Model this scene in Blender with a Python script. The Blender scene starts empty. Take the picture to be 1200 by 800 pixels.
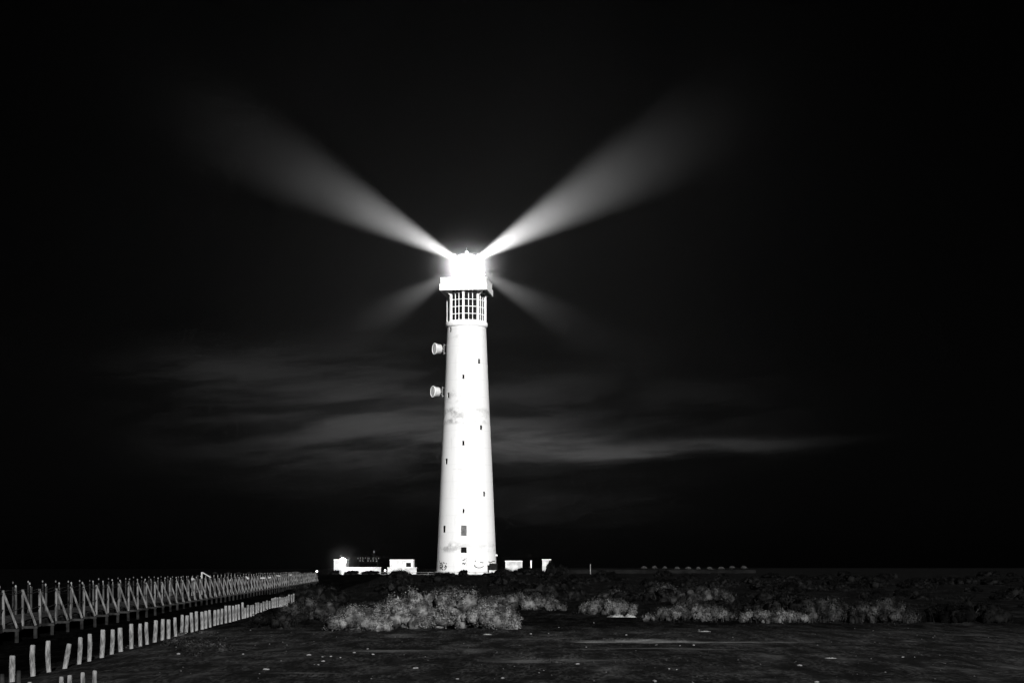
import bpy, math, random
import numpy as np
from mathutils import Vector, Matrix

S = bpy.context.scene
COL = S.collection
R = math.radians
EYE, HZ, F = 1.65, 664.0, 2000.0          # eye height (m), horizon row and focal length of the 1200 px photograph

# ------------------------------------------------------------------ camera
cd = bpy.data.cameras.new('camera')
cam = bpy.data.objects.new('camera', cd)
COL.objects.link(cam)
cam.location = (0, 0, EYE)
cam.rotation_euler = (R(90), 0, 0)
cd.sensor_width = 36.0
cd.lens = 60.0
cd.shift_y = 0.22
cd.clip_start = 0.1
cd.clip_end = 6000
S.camera = cam

# ------------------------------------------------------------------ light
SUN_EL, SUN_AZ = 15.0, 12.0                  # the low frontal light comes from behind the camera, a little to the right
sd = bpy.data.lights.new('sun', 'SUN')
sd.energy = 4.0
sd.angle = R(0.5)
sd.color = (1.0, 0.995, 0.985)
sun = bpy.data.objects.new('sun', sd)
COL.objects.link(sun)
sdir = Vector((math.sin(R(SUN_AZ)) * math.cos(R(SUN_EL)), -math.cos(R(SUN_AZ)) * math.cos(R(SUN_EL)), math.sin(R(SUN_EL))))
sun.rotation_euler = sdir.to_track_quat('Z', 'Y').to_euler()

S.view_settings.view_transform = 'Standard'
S.view_settings.look = 'None'
S.view_settings.gamma = 1.0
S.view_settings.use_curve_mapping = False
S.view_settings.exposure = 0.9
S.render.film_transparent = False
cy = S.cycles
cy.max_bounces = 3
cy.diffuse_bounces = 2
cy.glossy_bounces = 2
cy.transmission_bounces = 2
cy.volume_bounces = 0
cy.transparent_max_bounces = 12
cy.caustics_reflective = False
cy.caustics_refractive = False
cy.sample_clamp_indirect = 4.0
cy.use_denoising = True
cy.volume_step_rate = 1.0
cy.volume_max_steps = 256

# ------------------------------------------------------------------ world: night sky, dim clouds low behind the tower
W = bpy.data.worlds.new('World')
S.world = W
W.use_nodes = True
nt = W.node_tree
nt.nodes.clear()


def nd(tree, kind, **kw):
    n = tree.nodes.new(kind)
    for k, v in kw.items():
        setattr(n, k, v)
    return n


def mth(tree, op, a, b=None, c=None, clamp=False):
    n = tree.nodes.new('ShaderNodeMath')
    n.operation = op
    n.use_clamp = clamp
    for i, v in enumerate((a, b, c)):
        if v is None:
            continue
        if isinstance(v, (int, float)):
            n.inputs[i].default_value = v
        else:
            tree.links.new(v, n.inputs[i])
    return n.outputs[0]


def rng(tree, v, a, b, c=0.0, d=1.0, smooth=True):
    n = tree.nodes.new('ShaderNodeMapRange')
    n.interpolation_type = 'SMOOTHSTEP' if smooth else 'LINEAR'
    for i, q in enumerate((a, b, c, d)):
        n.inputs[i + 1].default_value = q
    tree.links.new(v, n.inputs[0])
    return n.outputs[0]


def build_sky():
    t = nt
    out = nd(t, 'ShaderNodeOutputWorld')
    sky = nd(t, 'ShaderNodeTexSky', sky_type='NISHITA', sun_disc=False)
    sky.sun_elevation = R(SUN_EL)
    sky.sun_rotation = R(180 - SUN_AZ)
    bw = nd(t, 'ShaderNodeRGBToBW')
    t.links.new(sky.outputs[0], bw.inputs[0])
    bg = nd(t, 'ShaderNodeBackground')
    bg.inputs[1].default_value = 0.00010
    t.links.new(bw.outputs[0], bg.inputs[0])
    co = nd(t, 'ShaderNodeTexCoord')
    sx = nd(t, 'ShaderNodeSeparateXYZ')
    t.links.new(co.outputs['Generated'], sx.inputs[0])
    az = mth(t, 'ARCTAN2', sx.outputs[0], sx.outputs[1])
    el = mth(t, 'ARCSINE', sx.outputs[2])
    cv = nd(t, 'ShaderNodeCombineXYZ')
    t.links.new(mth(t, 'MULTIPLY', az, 8.0), cv.inputs[0])
    t.links.new(mth(t, 'ADD', mth(t, 'MULTIPLY', el, 46.0), mth(t, 'MULTIPLY', az, -3.0)), cv.inputs[1])
    n1 = nd(t, 'ShaderNodeTexNoise')
    n1.inputs['Scale'].default_value = 1.0
    n1.inputs['Detail'].default_value = 7.0
    n1.inputs['Roughness'].default_value = 0.62
    n1.inputs['Distortion'].default_value = 0.35
    t.links.new(cv.outputs[0], n1.inputs['Vector'])

    def blob(a0, e0, sa, se, tilt=0.0):
        da = mth(t, 'SUBTRACT', az, a0)
        de = mth(t, 'SUBTRACT', mth(t, 'SUBTRACT', el, e0), mth(t, 'MULTIPLY', da, tilt))
        q = mth(t, 'ADD', mth(t, 'POWER', mth(t, 'ABSOLUTE', mth(t, 'DIVIDE', da, sa)), 2.0),
                mth(t, 'POWER', mth(t, 'ABSOLUTE', mth(t, 'DIVIDE', de, se)), 2.0))
        return mth(t, 'EXPONENT', mth(t, 'MULTIPLY', q, -1.0))

    dens = rng(t, n1.outputs[0], 0.38, 0.62, 0.22, 1.0)
    rag = mth(t, 'MULTIPLY', mth(t, 'SUBTRACT', n1.outputs[0], 0.5), 0.022)
    el = mth(t, 'ADD', el, rag)
    tot = None
    for a0, e0, sa, se, tilt, k in ((-0.080, 0.083, 0.075, 0.022, 0.0, 1.15), (0.0, 0.076, 0.045, 0.010, -0.06, 1.3),
                                    (-0.165, 0.116, 0.045, 0.012, 0.05, 0.35), (-0.05, 0.10, 0.11, 0.035, 0.0, 0.5),
                                    (0.03, 0.04, 0.07, 0.012, 0.0, 0.25), (0.06, 0.09, 0.08, 0.025, 0.0, 0.2)):
        b = mth(t, 'MULTIPLY', blob(a0, e0, sa, se, tilt), k)
        tot = b if tot is None else mth(t, 'ADD', tot, b)
    cl = mth(t, 'MULTIPLY', tot, dens)
    # one long thin streak right of the tower, ragged along its edges
    st = mth(t, 'MULTIPLY', blob(0.096, 0.0690, 0.058, 0.0040, 0.05), rng(t, n1.outputs[0], 0.30, 0.56, 0.35, 1.0))
    st = mth(t, 'ADD', st, mth(t, 'MULTIPLY', blob(0.035, 0.0715, 0.04, 0.0075, -0.03), dens))
    cl = mth(t, 'ADD', cl, mth(t, 'MULTIPLY', st, 1.15))
    eb = nd(t, 'ShaderNodeBackground')
    eb.inputs[0].default_value = (1, 1, 1, 1)
    t.links.new(mth(t, 'MULTIPLY', cl, 0.016), eb.inputs[1])
    ad = nd(t, 'ShaderNodeAddShader')
    t.links.new(bg.outputs[0], ad.inputs[0])
    t.links.new(eb.outputs[0], ad.inputs[1])
    t.links.new(ad.outputs[0], out.inputs[0])


build_sky()

# ------------------------------------------------------------------ helpers


def at(px, py, d):
    """world point seen at pixel (px, py) of the photograph at distance d"""
    return Vector(((px - 600) * d / F, d, EYE + (HZ - py) * d / F))


class MB:
    def __init__(self):
        self.v, self.f = [], []

    def add(self, vs, fs):
        o = len(self.v)
        self.v += [tuple(p) for p in vs]
        self.f += [tuple(i + o for i in q) for q in fs]
        return self

    def box(self, c, s, rz=0.0, m=None):
        x, y, z = s[0] / 2, s[1] / 2, s[2] / 2
        ps = [Vector((a * x, b * y, e * z)) for e in (-1, 1) for a, b in ((-1, -1), (1, -1), (1, 1), (-1, 1))]
        M = Matrix.Rotation(rz, 3, 'Z')
        ps = [(m @ p if m else M @ p) + Vector(c) for p in ps]
        return self.add(ps, [(3, 2, 1, 0), (4, 5, 6, 7), (0, 1, 5, 4), (1, 2, 6, 5), (2, 3, 7, 6), (3, 0, 4, 7)])

    def tube(self, p0, p1, r0, r1=None, n=8, wob=0.0):
        p0, p1 = Vector(p0), Vector(p1)
        r1 = r0 if r1 is None else r1
        q = (p1 - p0).to_track_quat('Z', 'Y').to_matrix()
        ps = []
        for p, r in ((p0, r0), (p1, r1)):
            for k in range(n):
                a = 2 * math.pi * k / n
                w = 1 + wob * math.sin(3 * k + p.x * 7)
                ps.append(p + q @ Vector((r * w * math.cos(a), r * w * math.sin(a), 0)))
        fs = [(k, (k + 1) % n, n + (k + 1) % n, n + k) for k in range(n)]
        fs += [tuple(reversed(range(n))), tuple(range(n, 2 * n))]
        return self.add(ps, fs)

    def lathe(self, prof, n=48, c=(0, 0, 0), m=None):
        """closed solid of revolution; prof = [(r, z), ...] bottom to top"""
        ps, fs = [], []
        c = Vector(c)
        for r, z in prof:
            for k in range(n):
                a = 2 * math.pi * k / n
                p = Vector((r * math.cos(a), r * math.sin(a), z))
                ps.append((m @ p if m else p) + c)
        for i in range(len(prof) - 1):
            for k in range(n):
                k2 = (k + 1) % n
                fs.append((i * n + k, i * n + k2, (i + 1) * n + k2, (i + 1) * n + k))
        fs.append(tuple(reversed(range(n))))
        fs.append(tuple((len(prof) - 1) * n + k for k in range(n)))
        return self.add(ps, fs)

    def mesh(self, name, mat, smooth=False):
        me = bpy.data.meshes.new(name)
        me.from_pydata(self.v, [], self.f)
        me.update()
        if mat:
            me.materials.append(mat)
        if smooth:
            me.shade_smooth()
            try:
                me.set_sharp_from_angle(angle=R(35))
            except Exception:
                pass
        return me


def link(name, me, parent=None, loc=(0, 0, 0)):
    o = bpy.data.objects.new(name, me)
    COL.objects.link(o)
    o.location = loc
    if parent:
        o.parent = parent
    return o


def part(name, mb, mat, parent=None, smooth=False, label=None):
    o = link(name, mb.mesh(name, mat, smooth), parent)
    if label:
        o['label'] = label
    return o


def tag(o, label, cat, group=None, kind=None):
    o['label'] = label
    o['category'] = cat
    if group:
        o['group'] = group
    if kind:
        o['kind'] = kind
    return o


def thing(name, label, cat, loc=(0, 0, 0), rz=0.0, group=None):
    o = bpy.data.objects.new(name, None)
    COL.objects.link(o)
    o.location = loc
    o.rotation_euler = (0, 0, rz)
    o.empty_display_size = 0.2
    return tag(o, label, cat, group)


def copy_tree(o, parent=None):
    kids = list(o.children)
    c = o.copy()
    COL.objects.link(c)
    c.parent = parent
    for k in kids:
        copy_tree(k, c)
    return c


# ------------------------------------------------------------------ materials (all greys: the photograph is black and white)


def mat(name, lo, hi, scale=3.0, rough=0.8, bump=0.0, bscale=30.0, detail=6.0, stretch=(1, 1, 1), lohi=(0.35, 0.65), spec=0.0, island=0.0):
    m = bpy.data.materials.new(name)
    m.use_nodes = True
    t = m.node_tree
    b = t.nodes['Principled BSDF']
    b.inputs['Roughness'].default_value = rough
    b.inputs['Specular IOR Level'].default_value = spec
    co = nd(t, 'ShaderNodeTexCoord')
    mp = nd(t, 'ShaderNodeMapping')
    mp.inputs['Scale'].default_value = stretch
    t.links.new(co.outputs['Object'], mp.inputs[0])
    n = nd(t, 'ShaderNodeTexNoise')
    n.inputs['Scale'].default_value = scale
    n.inputs['Detail'].default_value = detail
    n.inputs['Roughness'].default_value = 0.6
    t.links.new(mp.outputs[0], n.inputs['Vector'])
    v = rng(t, n.outputs[0], lohi[0], lohi[1], lo, hi)
    if island:
        g = nd(t, 'ShaderNodeNewGeometry')
        v = mth(t, 'MULTIPLY', v, mth(t, 'MULTIPLY_ADD', g.outputs['Random Per Island'], 2 * island, 1 - island))
    t.links.new(v, b.inputs['Base Color'])
    if bump:
        n2 = nd(t, 'ShaderNodeTexNoise')
        n2.inputs['Scale'].default_value = bscale
        n2.inputs['Detail'].default_value = 8
        t.links.new(mp.outputs[0], n2.inputs['Vector'])
        bp = nd(t, 'ShaderNodeBump')
        bp.inputs['Strength'].default_value = bump
        bp.inputs['Distance'].default_value = 0.05
        t.links.new(n2.outputs[0], bp.inputs['Height'])
        t.links.new(bp.outputs[0], b.inputs['Normal'])
    return m


def emit(name, s):
    m = bpy.data.materials.new(name)
    m.use_nodes = True
    t = m.node_tree
    t.nodes.clear()
    e = nd(t, 'ShaderNodeEmission')
    e.inputs[1].default_value = s
    o = nd(t, 'ShaderNodeOutputMaterial')
    t.links.new(e.outputs[0], o.inputs[0])
    return m


def glass_mat():
    m = bpy.data.materials.new('clear_glass')
    m.use_nodes = True
    t = m.node_tree
    t.nodes.clear()
    tr = nd(t, 'ShaderNodeBsdfTransparent')
    gl = nd(t, 'ShaderNodeBsdfGlossy')
    gl.inputs['Roughness'].default_value = 0.05
    mx = nd(t, 'ShaderNodeMixShader')
    mx.inputs[0].default_value = 0.05
    o = nd(t, 'ShaderNodeOutputMaterial')
    t.links.new(tr.outputs[0], mx.inputs[1])
    t.links.new(gl.outputs[0], mx.inputs[2])
    t.links.new(mx.outputs[0], o.inputs[0])
    return m


def tower_mat():
    """white render with weathered bands and rain streaks"""
    m = bpy.data.materials.new('white_render_weathered')
    m.use_nodes = True
    t = m.node_tree
    b = t.nodes['Principled BSDF']
    b.inputs['Roughness'].default_value = 0.85
    b.inputs['Specular IOR Level'].default_value = 0.2
    co = nd(t, 'ShaderNodeTexCoord')
    sx = nd(t, 'ShaderNodeSeparateXYZ')
    t.links.new(co.outputs['Object'], sx.inputs[0])
    z = sx.outputs[2]
    ang = mth(t, 'ARCTAN2', sx.outputs[0], mth(t, 'MULTIPLY', sx.outputs[1], -1.0))

    def noise(sc, st, det=6):
        mp = nd(t, 'ShaderNodeMapping')
        mp.inputs['Scale'].default_value = st
        t.links.new(co.outputs['Object'], mp.inputs[0])
        n = nd(t, 'ShaderNodeTexNoise')
        n.inputs['Scale'].default_value = sc
        n.inputs['Detail'].default_value = det
        n.inputs['Roughness'].default_value = 0.65
        t.links.new(mp.outputs[0], n.inputs['Vector'])
        return n.outputs[0]

    blot = noise(0.5, (1, 1, 1.6))
    streak = noise(1.6, (1, 1, 0.12))
    fine = noise(4.0, (1, 1, 1))

    def band(zc, w, soft):
        d = mth(t, 'ABSOLUTE', mth(t, 'SUBTRACT', z, zc))
        return rng(t, d, w, w + soft, 1.0, 0.0)

    dirt = mth(t, 'MULTIPLY', rng(t, streak, 0.52, 0.75), 0.16)
    for zc, w, soft, k, lo, hi in ((28.6, 1.0, 0.8, 0.72, 0.40, 0.62), (32.2, 0.6, 1.2, 0.42, 0.46, 0.64), (5.0, 0.4, 0.9, 0.62, 0.42, 0.62),
                                   (43.0, 0.1, 1.5, 0.3, 0.5, 0.65), (18.8, 0.15, 0.2, 0.35, 0.5, 0.62)):
        s = mth(t, 'MULTIPLY', band(zc, w, soft), rng(t, blot, lo, hi))
        s = mth(t, 'MULTIPLY', s, mth(t, 'MULTIPLY', rng(t, fine, 0.25, 0.6, 0.45, 1.0), k))
        # heavier on the weather side (left of the front)
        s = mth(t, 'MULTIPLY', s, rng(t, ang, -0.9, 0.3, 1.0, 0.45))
        dirt = mth(t, 'MAXIMUM', dirt, s)
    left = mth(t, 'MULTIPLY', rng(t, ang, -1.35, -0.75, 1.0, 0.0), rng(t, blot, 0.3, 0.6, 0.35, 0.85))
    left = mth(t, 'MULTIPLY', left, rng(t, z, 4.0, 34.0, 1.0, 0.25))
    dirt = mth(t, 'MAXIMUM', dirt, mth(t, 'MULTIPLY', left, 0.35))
    joints = mth(t, 'MULTIPLY', rng(t, mth(t, 'ABSOLUTE', mth(t, 'SUBTRACT', mth(t, 'FRACT', mth(t, 'DIVIDE', z, 3.05)), 0.5)), 0.0, 0.012, 1.0, 0.0), 0.28)
    dirt = mth(t, 'MAXIMUM', dirt, joints)
    col = rng(t, dirt, 0.0, 1.0, 0.54, 0.06, smooth=False)
    t.links.new(col, b.inputs['Base Color'])
    bp = nd(t, 'ShaderNodeBump')
    bp.inputs['Strength'].default_value = 0.25
    bp.inputs['Distance'].default_value = 0.04
    t.links.new(fine, bp.inputs['Height'])
    t.links.new(bp.outputs[0], b.inputs['Normal'])
    return m


def ground_mat():
    m = bpy.data.materials.new('dirt_and_marsh_soil')
    m.use_nodes = True
    t = m.node_tree
    b = t.nodes['Principled BSDF']
    b.inputs['Roughness'].default_value = 0.95
    b.inputs['Specular IOR Level'].default_value = 0.0
    co = nd(t, 'ShaderNodeTexCoord')
    sx = nd(t, 'ShaderNodeSeparateXYZ')
    t.links.new(co.outputs['Object'], sx.inputs[0])
    x, y = sx.outputs[0], sx.outputs[1]

    def noise(sc, st, det=6, loc=(0, 0, 0)):
        mp = nd(t, 'ShaderNodeMapping')
        mp.inputs['Scale'].default_value = st
        mp.inputs['Location'].default_value = loc
        t.links.new(co.outputs['Object'], mp.inputs[0])
        n = nd(t, 'ShaderNodeTexNoise')
        n.inputs['Scale'].default_value = sc
        n.inputs['Detail'].default_value = det
        n.inputs['Roughness'].default_value = 0.6
        t.links.new(mp.outputs[0], n.inputs['Vector'])
        return n.outputs[0]

    sand = mth(t, 'MULTIPLY', rng(t, noise(1.0, (0.55, 0.20, 1)), 0.46, 0.70), rng(t, noise(1.0, (1.6, 0.55, 1), 9), 0.40, 0.66))
    grit = noise(9.0, (1.6, 0.35, 1), 9)
    rag = mth(t, 'SUBTRACT', noise(0.9, (0.6, 1, 1), 7), 0.5)
    pale = None
    for y0, hw, x0, x1, k in ((37.6, 0.55, 0.9, 7.4, 1.0), (30.0, 1.0, -0.8, 2.6, 0.45), (39.6, 0.5, 0.4, 2.2, 0.6), (33.5, 0.6, -3.6, -0.4, 0.4), (26.5, 0.5, -4.2, -2.0, 0.4), (34.2, 0.35, 1.0, 5.5, 0.3)):
        dy = mth(t, 'ABSOLUTE', mth(t, 'ADD', mth(t, 'SUBTRACT', y, y0), mth(t, 'MULTIPLY', rag, 2.2)))
        b1 = mth(t, 'MULTIPLY', rng(t, dy, 0.0, hw, k, 0.0), mth(t, 'MULTIPLY', rng(t, x, x0, x0 + 1.0), rng(t, x, x1 - 2.0, x1, 1.0, 0.0)))
        pale = b1 if pale is None else mth(t, 'MAXIMUM', pale, b1)
    pale = mth(t, 'MULTIPLY', pale, rng(t, noise(1.3, (1, 1, 1), 8), 0.36, 0.6, 0.25, 1.0))
    sand = mth(t, 'MAXIMUM', mth(t, 'MULTIPLY', sand, 0.7), pale)
    alb = mth(t, 'ADD', mth(t, 'MULTIPLY_ADD', sand, 0.075, 0.009), mth(t, 'MULTIPLY', mth(t, 'MULTIPLY', rng(t, grit, 0.36, 0.70), rng(t, noise(1.6, (1.4, 0.30, 1), 9), 0.40, 0.62, 0.1, 1.0)), 0.045))
    # dark wet mud of the marsh left of the post line, darker ground under the scrub belt
    edge = mth(t, 'ADD', x, mth(t, 'MULTIPLY_ADD', y, 0.05, 6.3))
    mud = rng(t, mth(t, 'ADD', edge, mth(t, 'MULTIPLY', noise(0.8, (1, 1, 1)), 1.2)), -0.3, 1.6, 1.0, 0.0)
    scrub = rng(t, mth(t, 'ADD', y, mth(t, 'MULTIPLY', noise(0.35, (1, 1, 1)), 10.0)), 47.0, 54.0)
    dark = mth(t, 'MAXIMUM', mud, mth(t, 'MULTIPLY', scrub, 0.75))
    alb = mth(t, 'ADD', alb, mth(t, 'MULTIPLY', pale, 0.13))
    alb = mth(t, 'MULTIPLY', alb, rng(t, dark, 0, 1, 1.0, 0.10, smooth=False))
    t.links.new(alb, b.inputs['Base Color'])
    bp = nd(t, 'ShaderNodeBump')
    bp.inputs['Strength'].default_value = 0.6
    bp.inputs['Distance'].default_value = 0.03
    t.links.new(mth(t, 'ADD', grit, mth(t, 'MULTIPLY', noise(3.0, (1, 1, 1), 6), 1.5)), bp.inputs['Height'])
    t.links.new(bp.outputs[0], b.inputs['Normal'])
    return m


M = {
    'tower': tower_mat(),
    'white': mat('white_paint', 0.66, 0.8, 2.0, 0.7),
    'blockwall': mat('dull_white_blockwork', 0.27, 0.44, 0.9, 0.85, 0.3),
    'offwhite': mat('chalky_white_wall', 0.34, 0.58, 1.6, 0.85, 0.2),
    'radome': mat('grey_radome', 0.36, 0.5, 2.0, 0.6),
    'drumside': mat('pale_drum_paint', 0.28, 0.42, 2.0, 0.6),
    'dark_glass': mat('dark_glass', 0.004, 0.008, 1.0, 0.12, spec=0.5),
    'dark': mat('dark_metal', 0.02, 0.035, 4.0, 0.6),
    'mesh': mat('dark_cabinet_paint', 0.006, 0.014, 6.0, 0.7),
    'louver': mat('grey_louver_paint', 0.12, 0.2, 4.0, 0.6),
    'galv': mat('galvanised_steel', 0.12, 0.22, 6.0, 0.5),
    'door': mat('pale_door_paint', 0.48, 0.6, 3.0, 0.6),
    'spray': mat('grey_spray_paint', 0.008, 0.05, 6.0, 0.7),
    'wood': mat('weathered_timber', 0.035, 0.13, 2.2, 0.85, 0.6, 14.0, stretch=(6, 6, 0.8)),
    'wood_dark': mat('dark_damp_timber', 0.008, 0.03, 3.0, 0.85, 0.5, 14.0),
    'postwood': mat('bleached_post_timber', 0.05, 0.19, 3.0, 0.85, 0.7, 12.0, stretch=(5, 5, 1.2), lohi=(0.3, 0.6)),
    'deckwood': mat('old_deck_planks', 0.006, 0.022, 3.0, 0.9, 0.3, 14.0),
    'palewood': mat('pale_painted_timber', 0.14, 0.28, 3.0, 0.8),
    'pilewood': mat('near_black_timber', 0.004, 0.016, 3.0, 0.8),  # piles: timber darkened to near black
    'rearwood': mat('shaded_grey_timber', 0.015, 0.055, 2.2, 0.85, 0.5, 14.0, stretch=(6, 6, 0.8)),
    'rope': mat('tarred_rope', 0.015, 0.03, 20.0, 0.9),
    'silver': mat('silver_saltbush_leaf', 0.024, 0.14, 3.6, 0.7, island=0.3, lohi=(0.40, 0.66)),
    'mid': mat('saltbush_leaf_half_light', 0.016, 0.085, 3.2, 0.7, island=0.35, lohi=(0.40, 0.66)),  # this and the next three: light falloff put into the leaf colour
    'dimmed': mat('leaf_dim_light', 0.006, 0.034, 3.2, 0.7, island=0.35, lohi=(0.42, 0.68)),
    'dull': mat('leaf_faint_light', 0.002, 0.012, 3.0, 0.75, island=0.35, lohi=(0.42, 0.68)),
    'black': mat('leaf_out_of_light', 0.0015, 0.005, 1.5, 0.8, island=0.4),
    'straw': mat('dry_grass', 0.03, 0.12, 2.0, 0.8, island=0.5),
    'thatch': mat('pale_thatch', 0.014, 0.035, 1.0, 0.9),
    'thatch_unlit': mat('unlit_thatch', 0.004, 0.008, 1.0, 0.9),  # same thatch, the left row's lack of light put into its colour
    'stone': mat('pale_stone', 0.05, 0.22, 5.0, 0.85),
    'dullstone': mat('grey_gravel', 0.012, 0.09, 3.0, 0.9),
    'clod': mat('dark_dirt_clod', 0.008, 0.035, 4.0, 0.95, 0.5, 12.0),
    'litter': mat('crumpled_white_plastic', 0.05, 0.26, 4.0, 0.5),
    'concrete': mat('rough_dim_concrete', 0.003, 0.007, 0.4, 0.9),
    'signboard': mat('black_signboard', 0.004, 0.008, 1.0, 0.6),
    'lens': emit('beacon_lens_light', 40.0),
    'lamp': emit('lamp_globe_light', 20.0),
    'lamp_small': emit('bollard_lamp_light', 3.5),
    'letters': emit('lit_letters', 0.14),
    'glass': glass_mat(),
}

# ------------------------------------------------------------------ terrain
rs = np.random.RandomState(4)


def vnoise(x, y, seed):
    """smooth value noise"""
    xi, yi = np.floor(x).astype(np.int64), np.floor(y).astype(np.int64)
    fx, fy = x - xi, y - yi
    fx, fy = fx * fx * (3 - 2 * fx), fy * fy * (3 - 2 * fy)

    def h(a, b):
        n = (a * 374761393 + b * 668265263 + seed * 974711) & 0x7fffffff
        n = ((n ^ (n >> 13)) * 1274126177) & 0x7fffffff
        return ((n ^ (n >> 16)) & 0xffff) / 65535.0
    return (h(xi, yi) * (1 - fx) + h(xi + 1, yi) * fx) * (1 - fy) + (h(xi, yi + 1) * (1 - fx) + h(xi + 1, yi + 1) * fx) * fy


def sstep(a, b, v):
    q = np.clip((v - a) / (b - a), 0, 1)
    return q * q * (3 - 2 * q)


MOUNDS = []          # (x, y, rx, ry, h) low sand hummocks that shrubs have caught


def height(x, y):
    x, y = np.asarray(x, float), np.asarray(y, float)
    h = 0.035 * (vnoise(x * 0.16, y * 0.35, 1) - 0.5) + 0.02 * (vnoise(x * 0.5, y * 1.1, 2) - 0.5) + 0.012 * (vnoise(x * 1.7, y * 2.6, 3) - 0.5)
    # low tyre ridges across the lot
    for y0, w, a, sl, x0, x1 in ((38.4, 0.22, 0.045, 0.01, 0.5, 7.5), (31.5, 0.35, 0.04, -0.03, -1.5, 3.0), (28.0, 0.3, 0.035, 0.02, 1.0, 5.0), (26.2, 0.2, 0.03, 0.0, -5, -1.5)):
        h = h + a * np.exp(-((y - y0 - sl * x + 0.25 * (vnoise(x * 0.7, y * 0, 9) - 0.5)) / w) ** 2) * sstep(x0 - 1, x0 + 1, x) * (1 - sstep(x1 - 1.5, x1 + 1, x)) * vnoise(x * 0.9, y * 0.7, 14) * 1.5
    s = sstep(46, 60, y)
    h = h + s * 0.22 * (vnoise(x * 0.2, y * 0.12, 5) - 0.45) * (1 - 0.6 * sstep(150, 260, y))
    h = h + 0.27 * sstep(200, 300, y)
    # marsh channel left of the post line
    e = x + 6.3 + 0.05 * y
    ch = 1 - sstep(-2.2, -0.25, e)
    h = h - 0.10 * (1 - sstep(-0.5, 0.8, e)) * (1 - sstep(190, 215, y)) - 0.28 * ch * (1 - sstep(190, 215, y))
    # beach dropping away beyond the buildings
    h = h - 2.6 * sstep(340, 520, y) * (1 - sstep(-60, 60, x)) - 0.85 * sstep(380, 560, y) * sstep(-60, 60, x)
    for mx, my, rx, ry, mh in MOUNDS:
        h = h + mh * np.exp(-(((x - mx) / rx) ** 2 + ((y - my) / ry) ** 2) * 1.2)
    return h


def gz(x, y):
    return float(height(np.array([x]), np.array([y]))[0])


def build_ground():
    ys = np.concatenate([np.linspace(-60, 15, 16), 15 * (np.exp(np.linspace(0, math.log(62 / 15), 330))[1:]), 62 * np.exp(np.linspace(0, math.log(3500 / 62), 200))[1:]])
    us = np.linspace(-1, 1, 361)
    us = np.sign(us) * (0.55 * np.abs(us) + 0.45 * np.abs(us) ** 3)
    hw = np.maximum(0.62 * np.abs(ys) + 14, 20)
    X = us[None, :] * hw[:, None]
    Y = np.repeat(ys[:, None], len(us), 1)
    Z = height(X.ravel(), Y.ravel())
    n, m_ = X.shape
    V = np.stack([X.ravel(), Y.ravel(), Z], 1)
    i = np.arange(n * m_).reshape(n, m_)
    Fq = np.stack([i[:-1, :-1].ravel(), i[:-1, 1:].ravel(), i[1:, 1:].ravel(), i[1:, :-1].ravel()], 1)
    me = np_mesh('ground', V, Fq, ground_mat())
    me.shade_smooth()
    o = link('ground', me)
    o['kind'] = 'structure'
    o['label'] = 'dark dirt lot and scrubland around the lighthouse'


def np_mesh(name, V, Q, material):
    me = bpy.data.meshes.new(name)
    me.vertices.add(len(V))
    me.vertices.foreach_set('co', np.ascontiguousarray(V, dtype=np.float32).ravel())
    k = Q.shape[1]
    me.loops.add(len(Q) * k)
    me.loops.foreach_set('vertex_index', np.ascontiguousarray(Q, dtype=np.int32).ravel())
    me.polygons.add(len(Q))
    me.polygons.foreach_set('loop_start', np.arange(0, len(Q) * k, k, dtype=np.int32))
    me.update(calc_edges=True)
    me.validate()
    if material:
        me.materials.append(material)
    return me


# ------------------------------------------------------------------ vegetation


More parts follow.
